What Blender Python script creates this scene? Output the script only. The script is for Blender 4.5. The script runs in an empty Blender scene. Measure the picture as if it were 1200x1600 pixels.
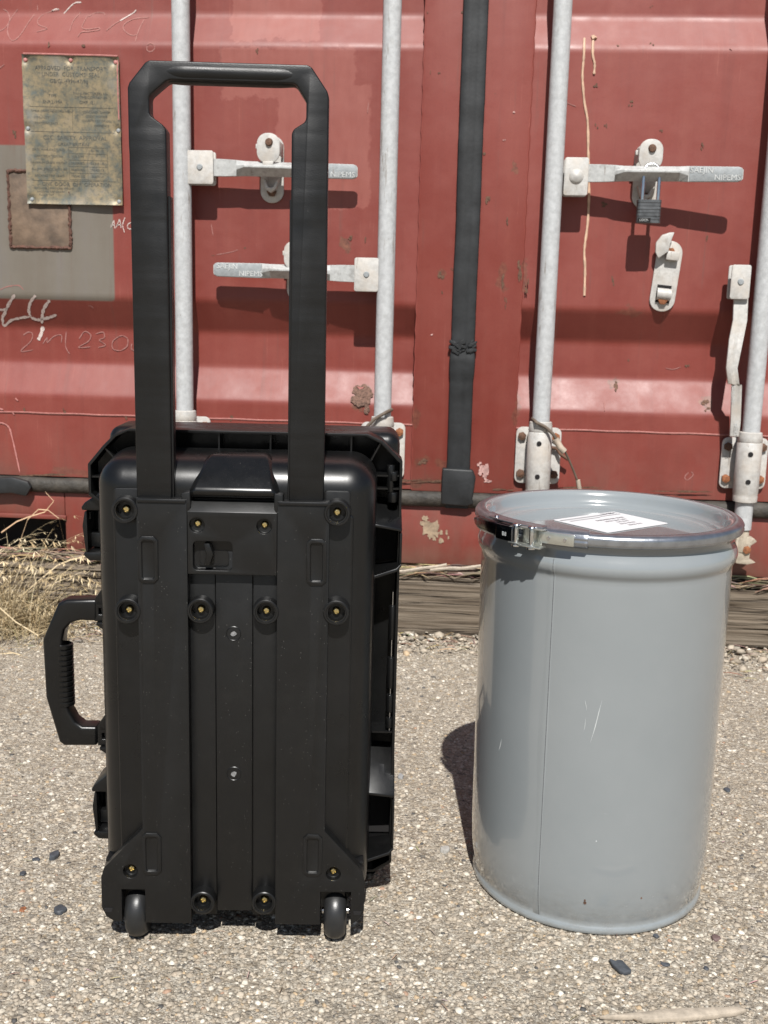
import bpy, bmesh, math, random
import numpy as np
from mathutils import Vector, Matrix, noise
R_ = math.radians
random.seed(7)
SC = bpy.context.scene
COL = SC.collection

# ------------------------------------------------------------------ camera
F = 1618.0; CAMH = 0.85
PITCH, ROLL, YAW = R_(10.7), R_(1.45), R_(3.7)
fw = Vector((-math.sin(YAW)*math.cos(PITCH), math.cos(YAW)*math.cos(PITCH), -math.sin(PITCH)))
r0 = Vector((math.cos(YAW), math.sin(YAW), 0)); u0 = r0.cross(fw)
rt = r0*math.cos(ROLL) + u0*math.sin(ROLL); up = -r0*math.sin(ROLL) + u0*math.cos(ROLL)
CAM = Vector((0, 0, CAMH))
cd = bpy.data.cameras.new('camera'); cam = bpy.data.objects.new('camera', cd); COL.objects.link(cam)
m = Matrix((rt, up, -fw)).transposed().to_4x4(); m.translation = CAM; cam.matrix_world = m
cd.sensor_fit = 'VERTICAL'; cd.sensor_height = 36; cd.sensor_width = 27; cd.lens = 36*F/1600
cd.clip_start = 0.05; cd.clip_end = 2000
cd.dof.use_dof = True; cd.dof.focus_distance = 1.36; cd.dof.aperture_fstop = 13
SC.camera = cam
SC.render.resolution_x = 768; SC.render.resolution_y = 1024

# ------------------------------------------------------------------ world, sun, exposure
SUNV = Vector((0.037, -0.448, 0.57)).normalized()
W = bpy.data.worlds.new('World'); SC.world = W; W.use_nodes = True
wn = W.node_tree; wn.nodes.clear()
sky = wn.nodes.new('ShaderNodeTexSky'); sky.sky_type = 'NISHITA'; sky.sun_disc = False
sky.sun_elevation = math.asin(SUNV.z); sky.sun_rotation = math.atan2(SUNV.x, SUNV.y)
bg = wn.nodes.new('ShaderNodeBackground'); bg.inputs[1].default_value = 0.05
wo = wn.nodes.new('ShaderNodeOutputWorld')
wn.links.new(sky.outputs[0], bg.inputs[0]); wn.links.new(bg.outputs[0], wo.inputs[0])
sd = bpy.data.lights.new('sun', 'SUN'); sd.energy = 5.0; sd.angle = R_(0.5); sd.color = (1, 0.975, 0.935)
so = bpy.data.objects.new('sun', sd); COL.objects.link(so); so.location = (0, -3, 8)
so.rotation_euler = SUNV.to_track_quat('Z', 'Y').to_euler()
SC.view_settings.view_transform = 'Standard'; SC.view_settings.look = 'None'
SC.view_settings.gamma = 1; SC.view_settings.use_curve_mapping = False
SC.view_settings.exposure = 0.52

# ------------------------------------------------------------------ pixel -> world helpers (surveying of the real planes)
def ray(px, py): return fw + rt*((px-600)/F) - up*((py-800)/F)
def at(px, py, Y=2.75):
    d = ray(px, py); return CAM + d*(Y/d.y)
def atz(px, py, Z=0.0):
    d = ray(px, py); return CAM + d*((Z-CAMH)/d.z)

# ------------------------------------------------------------------ node helpers
class N:
    def __init__(s, name):
        s.m = bpy.data.materials.new(name); s.m.use_nodes = True
        s.t = s.m.node_tree; s.t.nodes.clear()
        s.out = s.t.nodes.new('ShaderNodeOutputMaterial'); s.b = s.t.nodes.new('ShaderNodeBsdfPrincipled')
        s.t.links.new(s.b.outputs[0], s.out.inputs[0])
        s.geo = s.t.nodes.new('ShaderNodeNewGeometry').outputs['Position']
        s.obj = s.t.nodes.new('ShaderNodeTexCoord').outputs['Object']
    def L(s, a, b):
        if isinstance(a, (int, float)): b.default_value = a
        elif isinstance(a, (tuple, list)):
            b.default_value = (*a, 1) if len(a) == 3 and len(b.default_value) == 4 else a
        else: s.t.links.new(a, b)
    def math(s, op, a, b=0.5, c=None, clamp=False):
        n = s.t.nodes.new('ShaderNodeMath'); n.operation = op; n.use_clamp = clamp
        s.L(a, n.inputs[0]); s.L(b, n.inputs[1])
        if c is not None: s.L(c, n.inputs[2])
        return n.outputs[0]
    def mapv(s, v, sc=(1, 1, 1), loc=(0, 0, 0)):
        n = s.t.nodes.new('ShaderNodeMapping'); s.L(v, n.inputs[0]); n.inputs['Scale'].default_value = sc
        n.inputs['Location'].default_value = loc; return n.outputs[0]
    def noise(s, v, scale, detail=4, rough=0.55, color=False):
        n = s.t.nodes.new('ShaderNodeTexNoise'); s.L(v, n.inputs['Vector']); n.inputs['Scale'].default_value = scale
        n.inputs['Detail'].default_value = detail; n.inputs['Roughness'].default_value = rough
        return n.outputs['Color' if color else 'Fac']
    def voro(s, v, scale, feat='F1', rnd=1.0):
        n = s.t.nodes.new('ShaderNodeTexVoronoi'); n.feature = feat; s.L(v, n.inputs['Vector'])
        n.inputs['Scale'].default_value = scale; n.inputs['Randomness'].default_value = rnd
        return n.outputs
    def ramp(s, f, stops, interp='LINEAR'):
        n = s.t.nodes.new('ShaderNodeValToRGB'); s.L(f, n.inputs[0]); cr = n.color_ramp; cr.interpolation = interp
        while len(cr.elements) < len(stops): cr.elements.new(0.5)
        for e, (p, c) in zip(cr.elements, stops):
            e.position = p; e.color = (*c, 1) if isinstance(c, tuple) else (c, c, c, 1)
        return n.outputs[0]
    def mix(s, f, a, b, mode='MIX'):
        n = s.t.nodes.new('ShaderNodeMix'); n.data_type = 'RGBA'; n.blend_type = mode
        s.L(f, n.inputs[0]); s.L(a, n.inputs[6]); s.L(b, n.inputs[7]); return n.outputs[2]
    def sep(s, v):
        n = s.t.nodes.new('ShaderNodeSeparateXYZ'); s.L(v, n.inputs[0]); return n.outputs
    def sepc(s, v):
        n = s.t.nodes.new('ShaderNodeSeparateColor'); s.L(v, n.inputs[0]); return n.outputs
    def bump(s, h, strength=0.3, dist=0.001, prev=None):
        n = s.t.nodes.new('ShaderNodeBump'); s.L(h, n.inputs['Height']); n.inputs['Strength'].default_value = strength
        n.inputs['Distance'].default_value = dist
        if prev is not None: s.L(prev, n.inputs['Normal'])
        return n.outputs[0]
    def attr(s, name):
        n = s.t.nodes.new('ShaderNodeAttribute'); n.attribute_name = name; return n.outputs['Color']
    def fin(s, col, rough=0.5, metal=0.0, nrm=None, spec=0.5, coat=0.0, coatr=0.1):
        s.L(col, s.b.inputs['Base Color']); s.L(rough, s.b.inputs['Roughness']); s.L(metal, s.b.inputs['Metallic'])
        s.b.inputs['Specular IOR Level'].default_value = spec
        s.b.inputs['Coat Weight'].default_value = coat; s.b.inputs['Coat Roughness'].default_value = coatr
        if nrm is not None: s.L(nrm, s.b.inputs['Normal'])
        return s.m

def mat_red():
    n = N('container_paint'); P = n.geo
    xyz = n.sep(P)
    big = n.noise(P, 1.6, 5, 0.6); mid = n.noise(P, 9, 5, 0.65); fine = n.noise(P, 160, 3, 0.6)
    streak = n.noise(n.mapv(P, (30, 1, 1.3)), 1.0, 5, 0.6)
    c = n.ramp(big, [(0.3, (0.1458, 0.0251, 0.0172)), (0.5, (0.1666, 0.0301, 0.0213)), (0.72, (0.1929, 0.0392, 0.0287))])
    c = n.mix(n.ramp(mid, [(0.42, 0.0), (0.75, 0.5)]), c, (0.1995, 0.0459, 0.0327))
    c = n.mix(n.ramp(streak, [(0.5, 0.0), (0.8, 0.35)]), c, (0.2236, 0.0610, 0.0426))
    c = n.mix(n.ramp(streak, [(0.2, 0.4), (0.42, 0.0)]), c, (0.0954, 0.0175, 0.0123))
    c = n.mix(n.ramp(fine, [(0.3, 0.14), (0.5, 0.0)]), c, (0.1085, 0.0143, 0.0123))
    # fine vertical scratches of chalky oxide
    scr = n.noise(n.mapv(P, (190, 1, 5)), 1.0, 2, 0.5)
    scr2 = n.math('MULTIPLY', n.ramp(scr, [(0.68, 0.0), (0.74, 1.0)]), n.ramp(mid, [(0.45, 0.0), (0.7, 0.4)]))
    c = n.mix(scr2, c, (0.3398, 0.1178, 0.0868))
    wx = n.math('MULTIPLY', n.math('SUBTRACT', n.noise(P, 26, 4, 0.65), 0.5), 0.045)
    wz = n.math('MULTIPLY', n.math('SUBTRACT', n.noise(n.mapv(P, (1, 1, 1), (5, 7, 3)), 22, 4, 0.7), 0.5), 0.075)
    X = n.math('ADD', xyz[0], wx); Z = n.math('ADD', xyz[2], wz)
    def rect(x0, y0, x1, y1, soft, warp=True):
        a, b = at(x0, y1), at(x1, y0)
        xx, zz = (X, Z) if warp else (xyz[0], xyz[2])
        cx, cz, hx, hz = (a.x+b.x)/2, (a.z+b.z)/2, abs(b.x-a.x)/2, abs(b.z-a.z)/2
        dx = n.math('SUBTRACT', n.math('ABSOLUTE', n.math('SUBTRACT', xx, cx)), hx)
        dz = n.math('SUBTRACT', n.math('ABSOLUTE', n.math('SUBTRACT', zz, cz)), hz)
        d = n.math('SMOOTH_MAX', dx, dz, 0.02)
        return n.math('SUBTRACT', 1.0, n.math('DIVIDE', n.math('ADD', d, soft), 2*soft, clamp=True), clamp=True)
    patchn = n.noise(n.mapv(P, (60, 1, 14)), 1, 4, 0.6)
    m1 = n.math('MAXIMUM', rect(358, -60, 500, 62, 0.002), rect(345, 76, 555, 152, 0.003))
    m2 = n.math('MAXIMUM', rect(432, 140, 578, 262, 0.003), rect(512, 250, 580, 325, 0.003))
    m1 = n.math('MAXIMUM', m1, m2)
    c = n.mix(n.math('MULTIPLY', m1, n.ramp(patchn, [(0.2, 0.38), (0.8, 0.75)])), c, (0.2444, 0.0752, 0.0581))
    g = rect(-300, 229, 174, 459, 0.002, False)
    gc = n.ramp(n.noise(n.mapv(P, (14, 1, 2)), 1, 4, 0.6), [(0.3, (0.118, 0.098, 0.076)), (0.55, (0.135, 0.118, 0.096)), (0.75, (0.138, 0.122, 0.110))])
    c = n.mix(g, c, gc)
    # rust breakouts
    rn = n.noise(P, 90, 4, 0.7)
    def blob(px, py, rx, ry, k=1.0):
        a = at(px, py); s = 0.00168
        dx = n.math('DIVIDE', n.math('SUBTRACT', X, a.x), rx*s); dz = n.math('DIVIDE', n.math('SUBTRACT', Z, a.z), ry*s)
        d = n.math('ADD', n.math('MULTIPLY', dx, dx), n.math('MULTIPLY', dz, dz))
        return n.math('MULTIPLY', n.ramp(d, [(0.55, 1.0), (0.95, 0.0)]), k)
    bl = None
    for a in [(566, 620, 17, 24, .95), (1105, 628, 14, 12, .8), (541, 383, 10, 12, .8), (963, 602, 9, 10, .7), (695, 722, 20, 9, .55),
              (660, 720, 13, 12, .5), (806, 262, 6, 8, .7), (820, 430, 5, 26, .55), (690, 425, 9, 8, .6), (785, 430, 8, 24, .5), (650, 655, 9, 22, .5),
              (130, 738, 60, 8, .5), (660, 752, 60, 5, .7), (985, 485, 22, 7, .45), (806, 640, 5, 30, .5), (1000, 320, 12, 6, .4)]:
        b = blob(*a); bl = b if bl is None else n.math('MAXIMUM', bl, b)
    rc = n.ramp(rn, [(0.3, (0.05, 0.02, 0.014)), (0.5, (0.12, 0.05, 0.03)), (0.7, (0.2, 0.085, 0.05))])
    c = n.mix(bl, c, rc)
    chips = n.math('MULTIPLY', n.ramp(n.noise(P, 34, 6, 0.8), [(0.665, 0.0), (0.69, 0.9)]), n.ramp(n.noise(n.mapv(P, (1, 1, 1), (3, 3, 3)), 3.2, 3, 0.6), [(0.5, 0.0), (0.62, 1.0)]))
    c = n.mix(chips, c, rc)
    wash = n.math('MULTIPLY', n.math('SUBTRACT', 1.0, n.math('DIVIDE', n.math('SUBTRACT', xyz[2], 0.40), 0.16, clamp=True), clamp=True), n.ramp(n.noise(n.mapv(P, (9, 1, 4)), 1.0, 5, 0.65), [(0.4, 0.0), (0.7, 0.75)]))
    c = n.mix(wash, c, (0.12, 0.055, 0.04))
    c = n.mix(n.math('MULTIPLY', n.ramp(n.noise(n.mapv(P, (70, 1, 2.0), (9, 0, 4)), 1.0, 4, 0.6), [(0.6, 0.0), (0.72, 0.5)]), n.ramp(mid, [(0.4, 0.0), (0.6, 1.0)])), c, (0.11, 0.045, 0.035))
    # grime low on the frame
    low = n.math('MULTIPLY', n.ramp(xyz[2], [(0.36/1, 0.0), (0.362, 0.0)]) if False else n.math('SUBTRACT', 1.0, n.math('DIVIDE', n.math('SUBTRACT', xyz[2], 0.19), 0.06, clamp=True), clamp=True), n.ramp(mid, [(0.35, 0.1), (0.6, 0.8)]))
    c = n.mix(low, c, (0.16, 0.085, 0.06))
    rgh = n.ramp(mid, [(0.3, 0.42), (0.7, 0.6)])
    h = n.math('ADD', n.noise(P, 5, 3, 0.5), n.math('MULTIPLY', n.noise(P, 420, 2, 0.5), 0.02))
    return n.fin(c, rgh, 0, n.bump(h, 0.35, 0.012))

def mat_galv(name, base=(0.60, 0.60, 0.585), dirt=(0.33, 0.29, 0.24), amt=0.5, tint=None):
    n = N(name); P = n.geo
    c = n.mix(n.ramp(n.noise(P, 75, 5, 0.7), [(0.38, 0.0), (0.62, 1.0)]), tuple(v*0.86 for v in base), tuple(min(1, v*1.08) for v in base))
    c = n.mix(n.ramp(n.noise(n.mapv(P, (55, 55, 7)), 1.0, 5, 0.7), [(0.62, 0.0), (0.69, 0.75)]), c, (0.17, 0.14, 0.115))
    d = n.ramp(n.noise(P, 38, 6, 0.75), [(0.52, 0.0), (0.7, 0.7*amt + 0.2)])
    c = n.mix(n.math('MULTIPLY', d, amt), c, dirt)
    c = n.mix(n.ramp(n.noise(P, 140, 3, 0.6), [(0.7, 0.0), (0.76, 0.8)]), c, (0.10, 0.07, 0.05))
    if tint: c = n.mix(n.ramp(n.noise(P, 16, 3, 0.6), [(0.45, 0.0), (0.7, 0.7)]), c, tint)
    return n.fin(c, 0.5, 0.0, n.bump(n.noise(P, 220, 4, 0.7), 0.35, 0.0012))

def mat_simple(name, col, rough=0.5, metal=0.0, var=0.25, scale=60, bs=0.2, bd=0.0008, bscale=300, spec=0.5, obj=False):
    n = N(name); P = n.obj if obj else n.geo
    f = n.ramp(n.noise(P, scale, 5, 0.65), [(0.3, tuple(v*(1-var) for v in col)), (0.7, tuple(min(1, v*(1+var)) for v in col))])
    return n.fin(f, rough, metal, n.bump(n.noise(P, bscale, 3, 0.6), bs, bd), spec)

def mat_plastic(name, base=0.014, rough=0.42, grain=900, gs=0.25, dust=0.5, waves=False, spec=0.42):
    n = N(name); P = n.obj
    c = n.ramp(n.noise(P, 7, 4, 0.6), [(0.3, (base*0.85, base*0.87, base*0.9)), (0.7, (base*1.2, base*1.22, base*1.25))])
    du = n.ramp(n.noise(P, 24, 6, 0.75), [(0.5, 0.0), (0.85, 0.06*dust)])
    c = n.mix(du, c, (0.25, 0.23, 0.2))
    v = n.voro(P, 95)
    rs = n.sepc(v['Color'])
    spk = n.math('MULTIPLY', n.math('LESS_THAN', v['Distance'], 0.035), n.math('GREATER_THAN', rs[0], 0.88))
    v2 = n.voro(P, 260)
    spk2 = n.math('MULTIPLY', n.math('LESS_THAN', v2['Distance'], 0.09), n.math('GREATER_THAN', n.sepc(v2['Color'])[1], 0.965))
    c = n.mix(n.math('MULTIPLY', n.math('MAXIMUM', spk, spk2), dust*0.7), c, (0.6, 0.58, 0.54))
    h = n.noise(P, grain, 2, 0.5)
    nb = n.bump(h, gs, 0.0004)
    if waves: nb = n.bump(n.noise(n.mapv(P, (0.6, 0.6, 15)), 1.0, 3, 0.5), 0.65, 0.006, nb)
    else: nb = n.bump(n.noise(P, 14, 2, 0.4), 0.25, 0.003, nb)
    r = n.ramp(n.noise(P, 18, 5, 0.7), [(0.3, rough-0.06), (0.7, rough+0.1)])
    return n.fin(c, r, 0, nb, spec)

def mat_ground():
    n = N('exposed_aggregate'); P = n.geo
    wv = n.t.nodes.new('ShaderNodeVectorMath'); wv.operation = 'MULTIPLY_ADD'
    n.L(n.noise(P, 60, 3, 0.6, True), wv.inputs[0]); wv.inputs[1].default_value = (0.0099, 0.0097, 0.0009); n.L(P, wv.inputs[2])
    Pw = wv.outputs[0]
    v1 = n.voro(Pw, 135); v2 = n.voro(Pw, 300); v3 = n.voro(Pw, 62)
    pal = [(0.0, (0.3122, 0.2619, 0.2004)), (0.18, (0.4268, 0.3715, 0.2933)), (0.34, (0.2441, 0.2105, 0.1662)), (0.5, (0.4911, 0.4365, 0.3559)), (0.66, (0.3813, 0.2968, 0.1975)),
           (0.74, (0.5820, 0.5325, 0.4468)), (0.86, (0.1936, 0.1707, 0.1427)), (0.93, (0.6896, 0.6383, 0.5465)), (0.985, (0.0997, 0.0970, 0.0919))]
    c1 = n.ramp(n.sepc(v1['Color'])[0], pal, 'CONSTANT'); c2 = n.ramp(n.sepc(v2['Color'])[1], pal, 'CONSTANT'); c3 = n.ramp(n.sepc(v3['Color'])[2], pal, 'CONSTANT')
    c = n.mix(0.55, c2, c1)
    c = n.mix(n.math('MULTIPLY', n.math('GREATER_THAN', n.sepc(v3['Color'])[0], 0.62), n.ramp(v3['Distance'], [(0.35, 0.85), (0.55, 0.0)])), c, c3)
    crev = n.ramp(n.noise(P, 230, 5, 0.75), [(0.38, 1.0), (0.5, 0.0)])
    c = n.mix(crev, c, (0.0997, 0.0834, 0.0626))
    c = n.mix(n.ramp(n.noise(P, 3.5, 5, 0.6), [(0.35, 0.0), (0.75, 0.4)]), c, (0.3300, 0.2794, 0.2170))
    c = n.mix(n.ramp(n.noise(P, 480, 2, 0.6), [(0.6, 0.0), (0.72, 0.6)]), c, (0.5849, 0.5422, 0.4683))
    h = n.math('ADD', n.math('MULTIPLY', v1['Distance'], -0.5), n.math('MULTIPLY', v2['Distance'], -0.3))
    h = n.math('ADD', h, n.math('MULTIPLY', n.noise(P, 160, 5, 0.7), 1.2))
    return n.fin(c, 0.8, 0, n.bump(h, 1.0, 0.006), 0.3)

def mat_attr(name, rough=0.7, scale=500, bs=0.4, bd=0.0008, var=0.35):
    n = N(name); c = n.attr('Col')
    c = n.mix(n.ramp(n.noise(n.geo, scale, 3, 0.65), [(0.35, var), (0.65, 0.0)]), c, (0.08, 0.07, 0.055))
    return n.fin(c, rough, 0, n.bump(n.noise(n.geo, scale*0.7, 3, 0.6), bs, bd), 0.3)

def mat_wood(name='weathered_wood'):
    n = N(name); P = n.geo
    g = n.noise(n.mapv(P, (2.2, 40, 62)), 1.0, 6, 0.65)
    g2 = n.noise(n.mapv(P, (5, 60, 190)), 1.0, 4, 0.6)
    c = n.ramp(g, [(0.32, (0.030, 0.021, 0.015)), (0.42, (0.100, 0.077, 0.055)), (0.55, (0.160, 0.130, 0.098)), (0.75, (0.210, 0.175, 0.135))])
    c = n.mix(n.ramp(g2, [(0.3, 0.6), (0.46, 0.0)]), c, (0.025, 0.018, 0.013))
    c = n.mix(n.ramp(n.noise(P, 6, 4, 0.6), [(0.5, 0.0), (0.75, 0.45)]), c, (0.150, 0.117, 0.085))
    g3 = n.noise(n.mapv(P, (1.1, 8, 42)), 1.0, 3, 0.55)
    ck = n.ramp(n.math('ABSOLUTE', n.math('SUBTRACT', g3, 0.5)), [(0.0, 0.85), (0.022, 0.0)])
    c = n.mix(ck, c, (0.025, 0.018, 0.013))
    h = n.math('ADD', g, n.math('MULTIPLY', g2, 0.5))
    h = n.math('SUBTRACT', h, n.math('MULTIPLY', ck, 0.8))
    return n.fin(c, 0.85, 0, n.bump(h, 0.9, 0.006), 0.25)

def mat_drum(nm='drum_enamel', lo=0.16, hi=0.27):
    n = N(nm); P = n.obj
    c = n.ramp(n.noise(P, 6, 4, 0.6), [(0.3, (0.1919, 0.2104, 0.2176)), (0.7, (0.2101, 0.2277, 0.2344))])
    xyz = n.sep(P)
    lowm = n.math('SUBTRACT', 1.0, n.math('DIVIDE', xyz[2], 0.075, clamp=True), clamp=True)
    grime = n.math('MULTIPLY', lowm, n.ramp(n.noise(n.mapv(P, (1, 1, 2.2)), 26, 6, 0.75), [(0.46, 0.0), (0.72, 0.6)]))
    c = n.mix(grime, c, (0.1131, 0.1042, 0.0865))
    # rubbed marks
    sc = n.noise(n.mapv(P, (14, 14, 2.5)), 2.2, 6, 0.8)
    c = n.mix(n.ramp(sc, [(0.72, 0.0), (0.76, 0.35)]), c, (0.3151, 0.3397, 0.3469))
    r = n.ramp(n.noise(P, 12, 5, 0.7), [(0.3, lo), (0.7, hi)])
    r = n.math('ADD', r, n.math('MULTIPLY', grime, 0.3))
    h = n.math('ADD', n.noise(P, 330, 2, 0.5), n.math('MULTIPLY', n.noise(n.mapv(P, (1, 1, 0.5)), 7, 2, 0.5), 6))
    return n.fin(c, r, 0, n.bump(h, 0.05, 0.0008), 0.5, 1.0, 0.03)

def mat_plate():
    n = N('plate_metal'); P = n.geo
    f = n.noise(P, 24, 6, 0.75); f2 = n.noise(P, 90, 5, 0.7)
    c = n.ramp(f, [(0.36, (0.104, 0.112, 0.097)), (0.46, (0.151, 0.133, 0.090)), (0.56, (0.223, 0.176, 0.104)), (0.72, (0.245, 0.198, 0.130))])
    c = n.mix(n.ramp(f2, [(0.35, 0.7), (0.5, 0.0)]), c, (0.065, 0.068, 0.061))
    c = n.mix(n.ramp(n.noise(P, 11, 4, 0.6), [(0.55, 0.0), (0.75, 0.6)]), c, (0.238, 0.223, 0.194))
    return n.fin(c, 0.5, 0.25, n.bump(f2, 0.3, 0.001))

M = {}
M['red'] = mat_red()
M['rod'] = mat_galv('painted_rod', (0.403, 0.411, 0.414), (0.215, 0.204, 0.181), 0.45)
M['galv'] = mat_galv('bracket_paint', (0.417, 0.405, 0.383), (0.222, 0.163, 0.111), 0.6, (0.403, 0.354, 0.299))
M['bar'] = mat_galv('handle_bar_paint', (0.370, 0.374, 0.365), (0.101, 0.085, 0.074), 0.8)
M['grip_zinc'] = mat_galv('handle_zinc', (0.242, 0.258, 0.264), (0.134, 0.136, 0.132), 0.5)
M['cam'] = mat_galv('worn_cam_paint', (0.38, 0.33, 0.26), (0.14, 0.085, 0.055), 0.95)
M['letters'] = mat_simple('raised_letter', (0.440, 0.448, 0.440), 0.5)
M['rust'] = mat_simple('rusty_steel', (0.096, 0.048, 0.028), 0.8, 0, 0.5, 140, 0.6, 0.0015)
M['rust2'] = mat_simple('rust_orange', (0.216, 0.080, 0.032), 0.85, 0, 0.5, 140, 0.6, 0.0015)
M['weld'] = mat_simple('rusty_weld', (0.085, 0.038, 0.025), 0.8, 0, 0.5, 90, 0.8, 0.004, 120)
M['hole'] = mat_simple('dark_hole', (0.005, 0.004, 0.004), 0.9)
M['rubber'] = mat_simple('gasket_rubber', (0.010, 0.011, 0.012), 0.55, 0, 0.6, 18, 0.3, 0.003, 25)
M['rubber2'] = mat_simple('weathered_gasket', (0.034, 0.029, 0.023), 0.7, 0, 0.65, 22, 0.7, 0.006, 50)
M['pinkpaint'] = mat_simple('pink_paint', (0.368, 0.152, 0.136), 0.5)
M['chalk'] = None
def mat_chalk(name, a, thr):
    n = N(name); P = n.geo
    c = n.mix(n.ramp(n.noise(P, 260, 3, 0.7), [(thr, 0.25), (thr+0.14, 1.0)]), (0.240, 0.088, 0.076), a)
    return n.fin(c, 0.9)
M['chalk'] = mat_chalk('white_chalk', (0.480, 0.416, 0.384), 0.36)
M['chalkf'] = mat_chalk('faint_chalk', (0.27, 0.125, 0.11), 0.36)
M['caulk'] = mat_simple('cream_bead', (0.496, 0.336, 0.232), 0.6)
M['lineweld'] = mat_simple('pale_weld', (0.288, 0.112, 0.096), 0.5)
M['cream'] = mat_simple('paper_remnant', (0.27, 0.20, 0.135), 0.8, 0, 0.35, 80)
M['pinkflake'] = mat_simple('pale_flake', (0.400, 0.240, 0.216), 0.8, 0, 0.4, 80)
M['plate'] = mat_plate()
M['platetext'] = mat_simple('plate_ink', (0.055, 0.058, 0.052), 0.6, 0, 0.5, 50)
M['wood'] = mat_wood()
M['case'] = mat_plastic('case_plastic', 0.0042, 0.30, 1100, 0.10, 0.23)
M['channel'] = mat_plastic('channel_plastic', 0.0050, 0.36, 1000, 0.16, 0.30)
M['pull'] = mat_plastic('handle_plastic', 0.0037, 0.40, 700, 0.4, 0.15, True)
M['gripblack'] = mat_plastic('grip_plastic', 0.0037, 0.30, 800, 0.2, 0.15)
M['hatch'] = mat_plastic('smooth_plastic', 0.0050, 0.26, 1400, 0.06, 0.25)
M['brass'] = mat_simple('brass_screw', (0.62, 0.50, 0.24), 0.28, 1.0, 0.2, 400, 0.3, 0.0004, obj=True)
M['chrome'] = mat_simple('steel_axle', (0.6, 0.6, 0.6), 0.2, 1.0, 0.1, 100, 0.05, obj=True)
M['tyre'] = mat_plastic('wheel_rubber', 0.016, 0.36, 500, 0.25, 0.9)
M['mould'] = mat_simple('pale_sprue_mark', (0.17, 0.17, 0.17), 0.6, 0, 0.5, 300, obj=True)
M['drum'] = mat_drum(); M['lid'] = mat_drum('lid_enamel', 0.14, 0.2)
M['zinc'] = mat_simple('galvanised_ring', (0.340, 0.357, 0.385), 0.30, 0.9, 0.22, 45, 0.35, 0.0008, 160, obj=True)
M['darksteel'] = mat_simple('dark_lever', (0.177, 0.189, 0.215), 0.16, 1.0, 0.3, 30, 0.08, 0.0006, 120, obj=True)
M['zincplate'] = mat_simple('zinc_plate', (0.62, 0.63, 0.58), 0.3, 0.9, 0.1, 60, 0.1, obj=True)
M['seam'] = mat_simple('seam_line', (0.075, 0.08, 0.085), 0.5, obj=True)
M['scratch'] = mat_simple('scratch_mark', (0.48, 0.5, 0.5), 0.5, obj=True)
M['paper'] = mat_simple('label_paper', (0.560, 0.553, 0.560), 0.6, 0, 0.02, 20, 0.0, obj=True)
M['ink'] = mat_simple('label_ink', (0.084, 0.084, 0.091), 0.6, 0, 0.1, 20, 0.0, obj=True)
M['inkpale'] = mat_simple('pale_label_ink', (0.294, 0.294, 0.301), 0.6, 0, 0.1, 20, 0.0, obj=True)
M['ground'] = mat_ground()
M['stones'] = mat_attr('aggregate_stone', 0.7)
M['straw'] = mat_attr('dry_straw', 0.7, 250, 0.2, 0.0005, 0.25)
M['litter'] = mat_attr('bark_litter', 0.85, 250, 0.5, 0.001, 0.4)
M['slate'] = mat_simple('dark_stone', (0.045, 0.05, 0.058), 0.6, 0, 0.4, 90, 0.5, 0.002, 150)
M['splinter'] = mat_simple('pale_splinter', (0.34, 0.29, 0.23), 0.8, 0, 0.3, 60, 0.4, 0.0015, 150)
M['lock'] = mat_simple('padlock_steel', (0.13, 0.135, 0.14), 0.4, 0.7, 0.4, 60)
M['shackle'] = mat_simple('shackle_steel', (0.62, 0.62, 0.62), 0.18, 1.0, 0.1, 60, 0.05)
M['wire'] = mat_simple('old_cable', (0.10, 0.075, 0.055), 0.7)
M['wiretag'] = mat_simple('cable_crimp', (0.35, 0.29, 0.23), 0.7)
M['inside'] = mat_simple('container_floor', (0.05, 0.03, 0.025), 0.9)

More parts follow.
